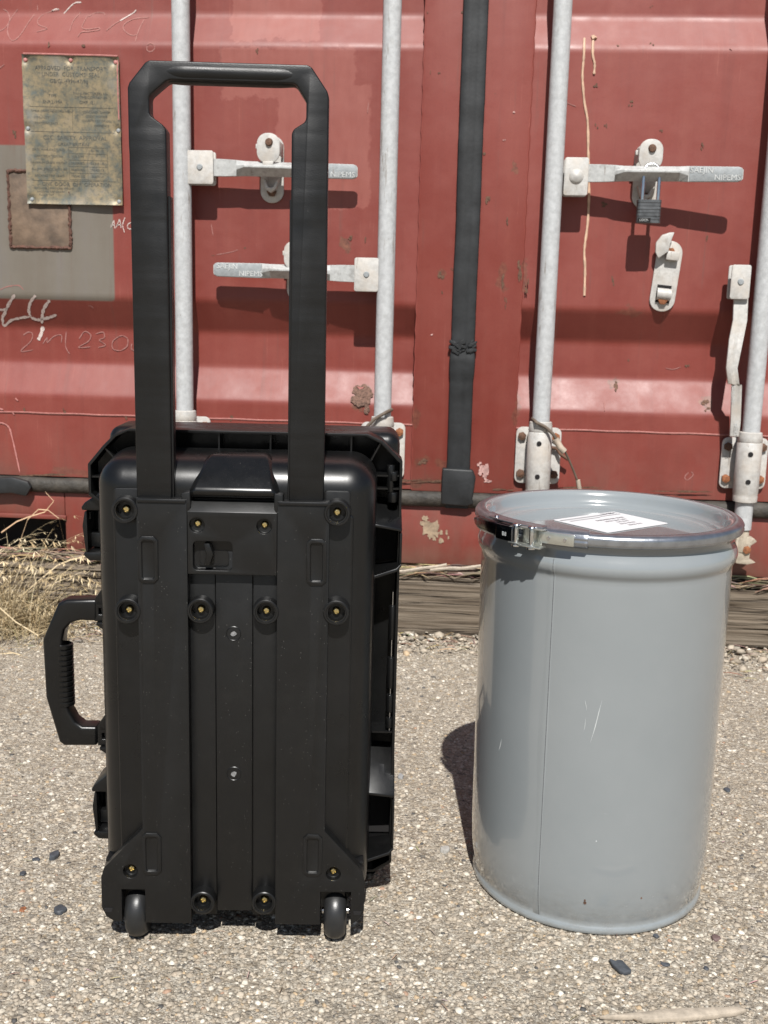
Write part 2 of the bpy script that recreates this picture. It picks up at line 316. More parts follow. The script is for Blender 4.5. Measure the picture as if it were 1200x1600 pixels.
# ------------------------------------------------------------------ mesh builder
def tag(o, label=None, cat=None, group=None, kind=None):
    if label: o['label'] = label
    if cat: o['category'] = cat
    if group: o['group'] = group
    if kind: o['kind'] = kind
    return o
def empty(name, loc, rot=(0, 0, 0)):
    o = bpy.data.objects.new(name, None); COL.objects.link(o); o.location = loc; o.rotation_euler = rot
    o.empty_display_size = 0.05
    o['mw'] = 1
    del o['mw']
    return o
def root_inv(o):
    while o.parent: o = o.parent
    return (Matrix.Translation(o.location) @ o.rotation_euler.to_matrix().to_4x4()).inverted()
class MB:
    def __init__(s): s.b = bmesh.new(); s.cut = []
    def box(s, x0, x1, y0, y1, z0, z1, mat=None):
        vs = [s.b.verts.new((x, y, z)) for x in (x0, x1) for y in (y0, y1) for z in (z0, z1)]
        if mat is not None:
            for v in vs: v.co = mat @ v.co
        for f in ((0, 1, 3, 2), (4, 6, 7, 5), (0, 4, 5, 1), (2, 3, 7, 6), (0, 2, 6, 4), (1, 5, 7, 3)): s.b.faces.new([vs[i] for i in f])
        return s
    def prism(s, poly, y0, y1, ax='y', mat=None):
        def P(a, b, t):
            v = Vector((a, t, b)) if ax == 'y' else Vector((t, a, b)) if ax == 'x' else Vector((a, b, t))
            return mat @ v if mat is not None else v
        A = [s.b.verts.new(P(a, b, y0)) for a, b in poly]; B = [s.b.verts.new(P(a, b, y1)) for a, b in poly]
        n = len(poly)
        s.b.faces.new(A); s.b.faces.new(B[::-1])
        for i in range(n): s.b.faces.new((A[i], B[i], B[(i+1) % n], A[(i+1) % n]))
        return s
    def cyl(s, p0, p1, r, seg=24, r1=None, caps=True):
        p0, p1 = Vector(p0), Vector(p1); d = (p1-p0).normalized()
        q = d.to_track_quat('Z', 'Y').to_matrix(); r1 = r if r1 is None else r1
        A = []; B = []
        for i in range(seg):
            a = 2*math.pi*i/seg; o = q @ Vector((math.cos(a), math.sin(a), 0))
            A.append(s.b.verts.new(p0+o*r)); B.append(s.b.verts.new(p1+o*r1))
        for i in range(seg): s.b.faces.new((A[i], A[(i+1) % seg], B[(i+1) % seg], B[i]))
        if caps: s.b.faces.new(A[::-1]); s.b.faces.new(B)
        return s
    def lathe(s, prof, c=(0, 0, 0), axis='z', seg=64, a0=0, a1=2*math.pi, closed=False):
        full = abs(a1-a0-2*math.pi) < 1e-6; k = seg if full else seg+1; rings = []
        for i in range(k):
            a = a0+(a1-a0)*i/seg; ring = []
            for r, h in prof:
                if axis == 'z': v = (c[0]+r*math.cos(a), c[1]+r*math.sin(a), c[2]+h)
                elif axis == 'y': v = (c[0]+r*math.cos(a), c[1]+h, c[2]+r*math.sin(a))
                else: v = (c[0]+h, c[1]+r*math.cos(a), c[2]+r*math.sin(a))
                ring.append(s.b.verts.new(v))
            rings.append(ring)
        n = len(prof)
        for i in range(seg):
            A, B = rings[i], rings[(i+1) % k]
            for j in range(n if closed else n-1):
                j2 = (j+1) % n
                s.b.faces.new((A[j], B[j], B[j2], A[j2]))
        if closed and not full:
            s.b.faces.new(rings[0]); s.b.faces.new(rings[-1][::-1])
        return s
    def tube(s, pts, rad, seg=10, caps=True):
        pts = [Vector(p) for p in pts]; n = len(pts); rings = []
        rad = rad if isinstance(rad, (list, tuple)) else [rad]*n
        prevx = None
        for i, p in enumerate(pts):
            d = (pts[min(i+1, n-1)]-pts[max(i-1, 0)]).normalized()
            x = prevx - d*prevx.dot(d) if prevx is not None else d.orthogonal()
            x.normalize(); prevx = x; y = d.cross(x)
            rings.append([s.b.verts.new(p+(x*math.cos(2*math.pi*k/seg)+y*math.sin(2*math.pi*k/seg))*rad[i]) for k in range(seg)])
        for A, B in zip(rings, rings[1:]):
            for k in range(seg): s.b.faces.new((A[k], A[(k+1) % seg], B[(k+1) % seg], B[k]))
        if caps: s.b.faces.new(rings[0][::-1]); s.b.faces.new(rings[-1])
        return s
    def build(s, name, mat, parent=None, bevel=0, seg=2, world=False, sharp=38, loc=None, ang=30):
        bmesh.ops.recalc_face_normals(s.b, faces=s.b.faces[:])
        if world and parent: s.b.transform(root_inv(parent))
        me = bpy.data.meshes.new(name); s.b.to_mesh(me); s.b.free()
        ob = bpy.data.objects.new(name, me); COL.objects.link(ob)
        if s.cut or bevel:
            tmp = []
            for c in s.cut:
                bmesh.ops.recalc_face_normals(c.b, faces=c.b.faces[:])
                if world and parent: c.b.transform(root_inv(parent))
                cm = bpy.data.meshes.new('c'); c.b.to_mesh(cm); c.b.free(); co = bpy.data.objects.new('c', cm); COL.objects.link(co); tmp.append(co)
                md = ob.modifiers.new('b', 'BOOLEAN'); md.operation = 'DIFFERENCE'; md.solver = 'EXACT'; md.object = co
            if bevel:
                md = ob.modifiers.new('v', 'BEVEL'); md.width = bevel; md.segments = seg; md.limit_method = 'ANGLE'; md.angle_limit = R_(ang); md.use_clamp_overlap = True
            dg = bpy.context.evaluated_depsgraph_get(); dg.update()
            me2 = bpy.data.meshes.new_from_object(ob.evaluated_get(dg))
            ob.modifiers.clear(); ob.data = me2; bpy.data.meshes.remove(me); me = me2; me.name = name
            for c in tmp:
                cm = c.data; bpy.data.objects.remove(c); bpy.data.meshes.remove(cm)
        me.materials.clear(); me.materials.append(mat)
        me.shade_smooth()
        me.set_sharp_from_angle(angle=R_(sharp))
        if parent: ob.parent = parent
        if loc: ob.location = loc
        return ob

def text_mesh(lines, mat_fn, name, mat, parent, world=True, depth=0.0002):
    if len(lines) > 1 and name in ('plate_lettering', 'raised_lettering'):
        for l_ in lines: text_mesh([l_], mat_fn, name, mat, parent, world)
        return
    """lines: (string, u, v, size, align[, xscale]); mat_fn(u, v) -> point"""
    bm = bmesh.new()
    for ln in lines:
        st, u, v, size, al = ln[:5]; xs = ln[5] if len(ln) > 5 else 1.0
        cu = bpy.data.curves.new('t', 'FONT'); cu.body = st; cu.size = size; cu.align_x = al; cu.align_y = 'CENTER'; cu.resolution_u = 2
        ob = bpy.data.objects.new('t', cu); COL.objects.link(ob)
        dg = bpy.context.evaluated_depsgraph_get(); dg.update()
        me = bpy.data.meshes.new_from_object(ob.evaluated_get(dg))
        off = len(bm.verts); vs = [bm.verts.new(mat_fn(u+w.co.x*xs, v+w.co.y)) for w in me.vertices]
        for p in me.polygons:
            try: bm.faces.new([vs[i] for i in p.vertices])
            except ValueError: pass
        bpy.data.objects.remove(ob); bpy.data.curves.remove(cu); bpy.data.meshes.remove(me)
    if world and parent: bm.transform(root_inv(parent))
    me = bpy.data.meshes.new(name); bm.to_mesh(me); bm.free(); me.materials.append(mat)
    ob = bpy.data.objects.new(name, me); COL.objects.link(ob); ob.parent = parent
    return ob

# ================================================================== GROUND
g = MB()
v = [g.b.verts.new(p) for p in ((-400, -400, 0), (400, -400, 0), (400, 400, 0), (-400, 400, 0))]; g.b.faces.new(v)
ground = g.build('ground', M['ground']); tag(ground, kind='structure')

# embedded and loose stones: one mesh with a colour per stone
def ico():
    b = bmesh.new(); bmesh.ops.create_icosphere(b, subdivisions=1, radius=1.0)
    vs = np.array([v.co[:] for v in b.verts]); fs = np.array([[v.index for v in f.verts] for f in b.faces]); b.free(); return vs, fs
def ico2():
    b = bmesh.new(); bmesh.ops.create_icosphere(b, subdivisions=2, radius=1.0)
    vs = np.array([v.co[:] for v in b.verts]); fs = np.array([[v.index for v in f.verts] for f in b.faces]); b.free(); return vs, fs
def scatter(name, mat, pos, size, flat, cols, rng, tmpl, jitter=0.25, sink=0.25, rotz=None, smooth=True, tilt=0.3):
    vs, fs = tmpl; n = len(pos); k = len(vs)
    V = np.repeat(vs[None], n, 0)*(1+rng.uniform(-jitter, jitter, (n, k, 1)))
    V = V*np.stack([size, size*rng.uniform(0.5, 1.0, n), size*flat], 1)[:, None, :]
    a = rng.uniform(0, 6.283, n) if rotz is None else rotz; t = rng.normal(0, tilt, n)
    ct, st = np.cos(t)[:, None], np.sin(t)[:, None]
    x, y, z = V[..., 0]*ct - V[..., 2]*st, V[..., 1], V[..., 0]*st + V[..., 2]*ct
    ca, sa = np.cos(a)[:, None], np.sin(a)[:, None]
    V = np.stack([x*ca-y*sa, x*sa+y*ca, z+(size*flat*sink)[:, None]], -1) + pos[:, None, :]
    me = bpy.data.meshes.new(name)
    Fc = (fs[None]+np.arange(n)[:, None, None]*k).reshape(-1, 3)
    me.vertices.add(n*k); me.vertices.foreach_set('co', V.reshape(-1).astype(np.float32))
    nf = len(Fc); me.loops.add(nf*3); me.loops.foreach_set('vertex_index', Fc.reshape(-1).astype(np.int32))
    me.polygons.add(nf); me.polygons.foreach_set('loop_start', np.arange(0, nf*3, 3, dtype=np.int32))
    me.update(calc_edges=True)
    at_ = me.color_attributes.new('Col', 'FLOAT_COLOR', 'POINT')
    cc = np.repeat(np.concatenate([cols, np.ones((n, 1))], 1)[:, None], k, 1).reshape(-1)
    at_.data.foreach_set('color', cc.astype(np.float32))
    if smooth: me.shade_smooth()
    me.materials.append(mat)
    o = bpy.data.objects.new(name, me); COL.objects.link(o); return o
rng = np.random.default_rng(3)
PAL = np.array([[0.4170, 0.3579, 0.2815], [0.3122, 0.2619, 0.2004], [0.4812, 0.4278, 0.3470], [0.5641, 0.5151, 0.4301], [0.2707, 0.2367, 0.1916], [0.4219, 0.3152, 0.2013], [0.3745, 0.3230, 0.2551], [0.6382, 0.5946, 0.5113], [0.1936, 0.1707, 0.1457],
                [0.4525, 0.3890, 0.3079], [0.3458, 0.2881, 0.2219], [0.3498, 0.2241, 0.1544], [0.0721, 0.0708, 0.0704]])
PW = np.array([14, 14, 12, 8, 12, 5, 12, 5, 5, 10, 10, 1.2, 1.6]); PW = PW/PW.sum()
NS = 52000
yy = 1.05+1.75*rng.uniform(0, 1, NS)**1.35; xx = rng.uniform(-1, 1, NS)*(0.45*yy+0.12)-0.06*yy
sz = np.clip(rng.lognormal(math.log(0.0028), 0.42, NS), 0.0012, 0.0066)
pos = np.stack([xx, yy, np.zeros(NS)], 1)
tag(scatter('gravel', M['stones'], pos, sz, rng.uniform(0.35, 0.7, NS), PAL[rng.choice(len(PAL), NS, p=PW)]*rng.uniform(0.8, 1.12, (NS, 1)), rng, ico(), 0.34, -0.25, smooth=False, tilt=0.2), kind='stuff')
# loose grit and debris along the foot of the timber
NS = 3200
yy = 2.70-np.abs(rng.normal(0, 0.10, NS)); xx = rng.uniform(-1.5, 1.5, NS)
hz = np.clip((yy-2.52)/0.18, 0, 1)*0.012
pos = np.stack([xx, yy, hz*rng.uniform(0, 1, NS)], 1)
sz = np.clip(rng.lognormal(math.log(0.0048), 0.5, NS), 0.002, 0.016)
tag(scatter('grit', M['stones'], pos, sz, rng.uniform(0.3, 0.7, NS), PAL[rng.choice(len(PAL), NS, p=PW)]*rng.uniform(0.8, 1.2, (NS, 1)), rng, ico(), 0.34, 0.3, smooth=False), kind='stuff')

# ================================================================== CONTAINER
CY = 2.75           # outer face of the door panels
con = empty('shipping_container', (0.02, CY, 0.0))
tag(con, 'weathered red shipping container with corrugated double doors and white lock rods, behind everything', 'shipping container')
zq = lambda py, px=900, Y=CY: at(px, py, Y).z
REC = 0.047
# door corrugation profile (Y offset, z) from the bottom up
zA, zB, zC, zD = zq(642), zq(590, 900, CY+REC), zq(534, 900, CY+REC), zq(483)
zE, zF = 1.512, 1.595
zbot = 0.395
PROF = [(0, zbot), (0, zA), (REC, zB), (REC, zC), (0, zD), (0, zE), (REC, zF), (REC, zF+0.075), (0, zF+0.16), (0, zF+0.75), (REC, zF+0.83), (REC, zF+0.93), (0, zF+1.0), (0, 2.64)]
def panelY(z):
    for (a, z0), (b, z1) in zip(PROF, PROF[1:]):
        if z0 <= z <= z1: return CY+a+(b-a)*(z-z0)/(z1-z0)
    return CY
def onpanel(px, py, off=0.0):
    p = at(px, py, CY)
    for _ in range(4): p = at(px, py, panelY(p.z)-off)
    return p
XL, XR = -1.42, 1.46
gx0, gx1 = at(744, 0).x-0.032, at(744, 0).x+0.032          # centre gasket
gx = (gx0+gx1)/2
def door(x0, x1, xf0, xf1):
    """x0..x1 whole leaf, xf0..xf1 the corrugated field"""
    mb = MB()
    # corrugated sheet with slightly rounded folds
    pts = []
    for i, (o, z) in enumerate(PROF):
        if 0 < i < len(PROF)-1:
            (o0, z0), (o1, z1) = PROF[i-1], PROF[i+1]
            for t in (-0.012, -0.004, 0.004, 0.012):
                tz = z+t
                if t < 0: k = min(1, -t/(z-z0)); oo = o+(o0-o)*k
                else: k = min(1, t/(z1-z)); oo = o+(o1-o)*k
                w = 0.22 if abs(t) < 0.005 else 0
                pts.append((oo*(1-w)+w*((o0+(o1-o0)*0.5) if False else oo), tz))
        else: pts.append((o, z))
    nx = 60; rows = []
    for i in range(nx+1):
        x = xf0+(xf1-xf0)*i/nx
        rows.append([mb.b.verts.new((x, CY+o+0.0022*noise.noise(Vector((x*4, z*4, x0))), z)) for o, z in pts])
    for A, B in zip(rows, rows[1:]):
        for j in range(len(pts)-1): mb.b.faces.new((A[j], B[j], B[j+1], A[j+1]))
    return mb
fyo = CY-0.007
lf = at(657, 300).x; rf = at(822, 300).x
doors = []
for side, (x0, x1, a, b) in enumerate([(XL, gx-0.004, XL+0.07, lf), (gx+0.004, XR, rf, XR-0.07)]):
    d = door(x0, x1, a, b).build('door', M['red'], con, world=True, sharp=20)
    d['label'] = ('left' if side == 0 else 'right') + ' red corrugated door leaf'
    for xa_, xb_ in ((x0, a+0.0015), (b-0.0015, x1)):
        MB().box(xa_, xb_, fyo, CY+0.06, zbot-0.004, 2.64).build('door_frame', M['red'], d, 0.004, 2, world=True)
    wl = MB()
    zl = zq(672)
    wl.tube([(a+(b-a)*i/60, CY-0.0002+0.0003*random.random(), zl+0.0006*math.sin(i*0.9)) for i in range(61)], 0.0024, 6)
    wl.build('weld_seam', M['lineweld'], d, world=True); wl = MB()
    xe = b if side == 0 else a
    wl.tube([(xe+0.0012*math.sin(i*2.1), CY-0.003, zbot+(2.6-zbot)*i/120) for i in range(121)], 0.0035, 6)
    wl.build('weld_seam', M['red'], d, world=True)
    doors.append(d)
# splits and damage in the rubber: centre gasket
gk = MB(); rows = []
zs = [zbot-0.045+i*(2.64-zbot+0.045)/160 for i in range(161)]
for z in zs:
    w = 0.031+0.0012*noise.noise(Vector((z*9, 1, 0)))+0.001*noise.noise(Vector((z*40, 1, 0)))
    sh = 0.0015*noise.noise(Vector((z*5, 9, 0)))
    brk = 0.006 if 0.70 < z < 0.76 else 0
    w += brk*0.35
    y = CY-0.019-brk*0.6+0.0015*noise.noise(Vector((z*20, 4, 4)))
    prof = [(-w, CY-0.004), (-w, y+0.003), (-w*0.9, y), (-w*0.25, y+0.001), (0, y+0.0025), (w*0.25, y+0.001), (w*0.9, y), (w, y+0.003), (w, CY-0.004)]
    rows.append([gk.b.verts.new((gx+sh+a, b, z)) for a, b in prof])
for A, B in zip(rows, rows[1:]):
    for j in range(8): gk.b.faces.new((A[j], A[j+1], B[j+1], B[j]))
gko = gk.build('centre_gasket', M['rubber'], con, world=True, sharp=60)
# cracked lump and torn flap on the gasket
lump = MB()
p = at(722, 545, CY-0.025)
for i in range(26):
    a = random.uniform(-0.03, 0.03); b = random.uniform(-0.014, 0.014)
    q = Vector((gx+a, CY-0.021, p.z+b*1.2)); s = random.uniform(0.004, 0.009)
    lump.box(q.x-s, q.x+s*1.4, q.y-0.004*random.random(), q.y+0.006, q.z-s*0.4, q.z+s*0.5, Matrix.Translation(q) @ Matrix.Rotation(random.uniform(-0.8, 0.8), 4, 'Y') @ Matrix.Translation(-q))
lump.build('torn_rubber', M['rubber'], gko, 0.001, 1, world=True)
lump = MB(); a, b = at(691, 733, CY-0.03), at(741, 792, CY-0.03)
lump.prism([(a.x, b.z+0.004), (a.x, a.z+0.002), (b.x-0.008, a.z), (b.x+0.001, a.z-0.02), (b.x-0.006, b.z+0.02), (b.x-0.002, b.z+0.008), (b.x-0.02, b.z)], CY-0.032, CY-0.008)
lump.build('gasket_end', M['rubber'], gko, 0.004, 3, world=True)
# bottom gasket: weathered roll
for (x0, x1, sd_) in ((XL, gx-0.03, 1), (gx+0.03, XR, 2)):
    bgk = MB(); rows = []; nx = 120
    for i in range(nx+1):
        x = x0+(x1-x0)*i/nx; k = noise.noise(Vector((x*7, 3, sd_)))*0.003
        zt, zb = 0.392+k*0.6, 0.350+k
        pr = [(CY, zt), (CY-0.008, zt-0.001), (CY-0.017+k, zt-0.007), (CY-0.021+k, (zt+zb)/2), (CY-0.017, zb+0.006), (CY-0.006, zb), (CY, zb)]
        rows.append([bgk.b.verts.new((x, y, z)) for y, z in pr])
    for A, B in zip(rows, rows[1:]):
        for j in range(6): bgk.b.faces.new((A[j], A[j+1], B[j+1], B[j]))
    bo = bgk.build('bottom_gasket', M['rubber2'] if sd_ == 1 else M['rubber2'], con, world=True, sharp=60)
    if sd_ == 1:   # torn hanging flap on the far left
        fl = MB(); c = [at(x, y, CY-0.026) for x, y in [(-30, 748), (20, 745), (45, 752), (50, 762), (42, 775), (20, 770), (-30, 772)]]
        fl.prism([(q.x, q.z) for q in c], CY-0.034, CY-0.018); fl.build('torn_flap', M['rubber'], bo, 0.004, 2, world=True)
# bottom sill
sl = MB()
zs0, zs1 = 0.190, 0.352
pxa, pxb = at(-60, 850).x, at(104, 850).x
sl.box(pxb, XR+0.1, CY-0.004, CY+0.06, zs0, zs1)
sl.box(XL-0.1, pxa, CY-0.004, CY+0.06, zs0, zs1)
sl.box(pxa, pxb, CY-0.004, CY+0.06, 0.278, zs1)
sill = sl.build('bottom_sill', M['red'], con, 0.004, 2, world=True)
ly = MB(); a = at(0, 800)
ly.box(pxa, pxb+0.005, CY-0.012, CY-0.0045, 0.276, 0.288); ly.build('pocket_lip', M['red'], sill, 0.002, 2, world=True)
MB().box(pxa-0.02, pxb+0.004, CY+0.065, CY+0.5, 0.18, 0.30).build('pocket_shade', M['hole'], sill, world=True)  # near-black block: shade seen through the sill gap, put in as colour
# corner posts, header, box body
cp = MB()
cp.box(XL-0.16, XL-0.006, CY-0.01, CY+0.16, 0.19, 2.75); cp.build('corner_post', M['red'], con, 0.01, 2, world=True)
cp = MB(); cp.box(XR+0.006, XR+0.16, CY-0.01, CY+0.16, 0.19, 2.75); cp.build('corner_post', M['red'], con, 0.01, 2, world=True)
MB().box(XL-0.005, XR+0.005, CY-0.01, CY+0.1, 2.645, 2.75).build('header', M['red'], con, 0.006, 2, world=True)
bd = MB(); bd.box(XL-0.15, XR+0.15, CY+0.165, CY+6.0, 0.30, 2.72); bd.build('container_body', M['red'], con, world=True)

# ---- lock rods
ROD = [at(284, 150, CY-0.05).x, at(610, 150, CY-0.05).x, at(872, 150, CY-0.05).x, 0.0]
ROD[3] = at(1176, 640, CY-0.05).x
RY = CY-0.052; RR = 0.0225
def hexbolt(mb, c, r=0.012, d=0.009, seg=6, rot=0.3):
    mb.prism([(c[0]+r*math.cos(rot+i*2*math.pi/seg), c[2]+r*math.sin(rot+i*2*math.pi/seg)) for i in range(seg)], c[1]-d, c[1]+0.001)
rods = []
for i, x in enumerate(ROD):
    rb = MB(); rb.cyl((x, RY, 0.33), (x, RY, 2.7), RR, 40)
    rod = rb.build('lock_rod', M['rod'], con, world=True); rods.append(rod)
    zt = at(840 if i < 3 else 1155, 668 if i < 3 else 684, CY-0.02).z; zb_ = at(840 if i < 3 else 1155, 756 if i < 3 else 764, CY-0.02).z
    pl = MB(); hw = 0.059; r = 0.016
    def rrect(x0, x1, z0, z1, r, n=5):
        o = []
        for cx, cz, a0 in ((x1-r, z1-r, 0), (x0+r, z1-r, 90), (x0+r, z0+r, 180), (x1-r, z0+r, 270)):
            for k in range(n+1): a = R_(a0+90*k/n); o.append((cx+r*math.cos(a), cz+r*math.sin(a)))
        return o
    pl.prism(rrect(x-hw, x+hw, zb_, zt, r), fyo-0.004-0.003, fyo-0.0005)
    pl.b.verts.ensure_lookup_table()
    pln = pl.build('rod_bracket', M['galv'], rod, 0.0015, 2, world=True)
    co = MB()
    co.lathe([(RR+0.001, zt+0.020), (RR+0.006, zt+0.018), (RR+0.0075, zt+0.008), (RR+0.0085, zt-0.004), (RR+0.007, zt-0.007), (RR+0.009, zt-0.010), (RR+0.009, zb_-0.004), (RR+0.0075, zb_-0.008), (RR+0.0085, zb_-0.012), (RR+0.0078, zb_-0.026), (RR+0.001, zb_-0.028)], (x, RY, 0), seg=48)
    co.build('rod_sleeve', M['galv'], rod, world=True, sharp=50)
    for zz in (zt-0.035, zb_+0.028):
        h = MB(); h.lathe([(0.0001, -0.0012), (0.0062, -0.0012), (0.0065, 0.003)], (x-0.004, RY-RR-0.009, zz), 'y', 16)
        h.build('sleeve_hole', M['hole'], rod, world=True)
    for sx in (-1, 1):
        for zz in (zt-0.024, zb_+0.026):
            bb = MB(); hexbolt(bb, (x+sx*(hw-0.015), fyo-0.0065, zz), 0.0115, 0.009, 6, random.random())
            bb.lathe([(0.0001, -0.0105), (0.006, -0.010), (0.008, -0.008)], (x+sx*(hw-0.015), fyo-0.0065, zz), 'y', 16)
            bb.build('bolt', M['rust'] if random.random() < 0.6 else M['rust2'], pln, 0.001, 2, world=True)
    # cam end below
    ce = MB(); zc = 0.330
    ce.cyl((x, RY, 0.27), (x, RY, zc+0.002), RR-0.004, 24)
    ce.prism([(x-0.020, zc-0.06), (x-0.016, zc-0.02), (x+0.010, zc-0.018), (x+0.030, zc-0.022), (x+0.038, zc-0.030), (x+0.022, zc-0.042), (x+0.022, zc-0.078), (x+0.040, zc-0.086), (x+0.018, zc-0.092), (x-0.012, zc-0.09)], RY-0.015, RY+0.02)
    ce.build('rod_cam', M['cam'], rod, 0.003, 2, world=True)
    rc = MB(); hexbolt(rc, (x+0.012, RY-0.015, zc-0.052), 0.011, 0.006); rc.build('bolt', M['rust2'], rod, 0.001, 2, world=True)

# ---- handle hub blocks and handles
def hub(x0, y0, x1, y1, parent, round_bolt=False, Y=CY-0.066):
    a, b = at(x0, y1, Y), at(x1, y0, Y)
    h = MB(); h.prism(rrect(a.x, b.x, a.z, b.z, 0.006), Y, Y+0.005); h.prism(rrect(a.x, b.x, a.z, b.z, 0.006), Y+0.030, Y+0.035)
    h.box(a.x if a.x > 0.7 or parent is rods[1] and False else a.x+0.001, a.x+0.006, Y+0.005, Y+0.030, a.z+0.004, b.z-0.004) if False else None
    ob = h.build('handle_hub', M['galv'], parent, 0.0012, 2, world=True)
    c = ((a.x+b.x)/2, Y, (a.z+b.z)/2); r = MB()
    if round_bolt: r.lathe([(0.0001, -0.008), (0.010, -0.0065), (0.017, -0.002), (0.019, 0.001)], c, 'y', 28)
    else: r.lathe([(0.0001, -0.003), (0.006, -0.0028), (0.0078, -0.0005), (0.008, 0.001)], c, 'y', 20)
    r.build('hub_rivet', M['galv'] if round_bolt else M['grip_zinc'], ob, world=True)
    r = MB(); r.cyl((c[0], Y+0.004, c[2]), (c[0], Y+0.031, c[2]), 0.008, 16); r.build('hub_pin', M['grip_zinc'], ob, world=True)
    return ob
hub(291, 235, 333, 287, rods[0]); hub(553, 403, 592, 455, rods[1]); hub(880, 246, 921, 305, rods[2], True); hub(1140, 414, 1175, 467, rods[3], False, CY-0.07)
def handle(p0, p1, y0, y1, flip, rod, words, h0=0.0185):
    """flat forged bar from p0 (hub) to p1 (grip end)"""
    A = at(*p0, y0); B = at(*p1, y1); L = (B-A).length; d = (B-A).normalized()
    yv = Vector((0, -1, 0)); yv = (yv-d*yv.dot(d)).normalized(); w = d.cross(yv)
    if w.z < 0: w = -w
    if flip: yv = yv
    fr = Matrix((d, w, yv)).transposed().to_4x4(); fr.translation = A
    T = fr
    mb = MB(); t = 0.008
    secs = [(0, h0*1.15, t, 0), (0.12, h0*1.12, t, 0), (0.19, h0*1.05, t, 0.05), (0.25, h0*0.98, t*0.8, 1), (0.50, h0*0.95, t*0.7, 1), (0.60, h0*0.95, t*0.7, .9), (0.66, h0, t*0.7, 0), (0.97, h0*0.95, t*0.7, 0), (0.99, h0*0.8, t*0.65, 0), (1.0, h0*0.55, t*0.6, 0)]
    rows = []
    for u, hh, tt, k in secs:
        q = [(-hh, 0), (-hh, tt*(1-k*0.7)), (hh*0.05*k-hh*0.2*(1-k), tt+k*0.020), (hh*0.30, tt+k*0.020), (hh, tt*(1-k*0.2)), (hh, 0)]
        rows.append([mb.b.verts.new(T @ Vector((u*L, a, b))) for a, b in q])
    for P_, Q_ in zip(rows, rows[1:]):
        for j in range(6): mb.b.faces.new((P_[j], P_[(j+1) % 6], Q_[(j+1) % 6], Q_[j]))
    mb.b.faces.new(rows[0]); mb.b.faces.new(rows[-1][::-1])
    ob = mb.build('door_handle', M['bar'], rod, 0.0006, 1, world=True, sharp=18)
    g = MB(); hh = h0*0.97
    g.prism([(u*L, v) for u, v in ((0.665, -hh), (0.97, -hh*0.93), (0.99, -hh*0.75), (0.995, 0), (0.99, hh*0.75), (0.97, hh*0.93), (0.665, hh))], t*0.7, t*0.7+0.0022, 'z', T)
    g.build('grip_pad', M['grip_zinc'], ob, 0.0012, 2, world=True)
    if words:
        def tf(u, v):
            return T @ (Vector((u, v, t*0.7+0.0032)) if not flip else Vector((2*0.82*L-u, v, t*0.7+0.0032)))
        c0 = 0.82*L
        text_mesh([(words[0], c0-0.058, 0.0085, 0.019, 'LEFT'), (words[1], c0+0.062, -0.0085, 0.019, 'RIGHT')], tf, 'raised_lettering', M['letters'], ob)
    return ob
WD = ('SAEJIN', 'NIPEMS')
handle((326, 262), (559, 269), CY-0.05, CY-0.045, False, rods[0], WD)
handle((560, 428), (334, 421), CY-0.05, CY-0.045, True, rods[1], WD)
handle((914, 271), (1161, 273), CY-0.05, CY-0.085, False, rods[2], WD)
# folded fourth handle hangs down beside its rod, bowed in the middle
fh = MB(); pts = [(1158, 452, .0175), (1156, 500, .0175), (1150, 530, .0175), (1143, 575, .014), (1146, 600, .014), (1151, 601, .0125), (1149, 660, .0125), (1147, 682, .0115)]
rows = []
for i, (a, b, hw) in enumerate(pts):
    yy_ = [0.055, 0.055, .066, .082, .074, .07, .06, .058][i]
    c = at(a, b, CY-yy_); rows.append([fh.b.verts.new(c+Vector(o)) for o in ((-hw, 0.004, 0), (-hw, -0.004, 0), (-hw*0.3, -0.007 if 1 < i < 5 else -0.004, 0), (hw*0.3, -0.001 if 1 < i < 5 else -0.004, 0), (hw, -0.004, 0), (hw, 0.004, 0))])
for P_, Q_ in zip(rows, rows[1:]):
    for j in range(6): fh.b.faces.new((P_[j], P_[(j+1) % 6], Q_[(j+1) % 6], Q_[j]))
fh.b.faces.new(rows[0]); fh.b.faces.new(rows[-1][::-1])
fho = fh.build('door_handle', M['galv'], rods[3], 0.0015, 2, world=True, sharp=30)
fho['label'] = 'handle folded down beside its rod'
A4 = at(1150, 601, CY-0.076); B4 = at(1147, 680, CY-0.066)
d4 = (B4-A4).normalized(); w4 = Vector((1, 0, 0)); 
def tf4(u, v): return A4 + d4*(0.13-u) + w4*v*1.0 + Vector((0, -0.0012, 0))
text_mesh([('SAEJIN', 0.0, 0.004-0.009, 0.013, 'LEFT'), ('NIPEMS', 0.128, 0.010-0.004, 0.013, 'RIGHT')], lambda u, v: A4 + Vector((-v*1.0, -0.0015, 0)) + d4*(0.13-u), 'raised_lettering', M['letters'], fho)

# ---- handle catches on the doors
def catch(px, py0, py1, par, bolt, w=0.030, spread=True, tilt=0):
    a = at(px, py0, CY-0.01); b = at(px, py1, CY-0.01); cz0, cz1 = b.z, a.z; cx = (a.x+b.x)/2
    T = Matrix.Translation((cx, 0, (cz0+cz1)/2)) @ Matrix.Rotation(tilt, 4, 'Y')
    h = (cz1-cz0)/2
    mb = MB(); mb.prism(rrect(-w, w, -h, h, w*0.96, 8), CY-0.008, CY-0.0005, mat=T)
    o = mb.build('handle_catch', M['galv'], par, 0.0015, 2, world=True)
    for s in (1, -1):
        bb = MB(); c = T @ Vector((0, CY-0.008, s*(h-w*0.9)))
        bb.prism([(c.x+0.0125*math.cos(k*math.pi/3), c.z+0.0125*math.sin(k*math.pi/3)) for k in range(6)], c.y-0.010, c.y+0.001)
        bb.build('bolt', bolt, o, 0.0012, 2, world=True)
    return o, T, h, cx, (cz0+cz1)/2
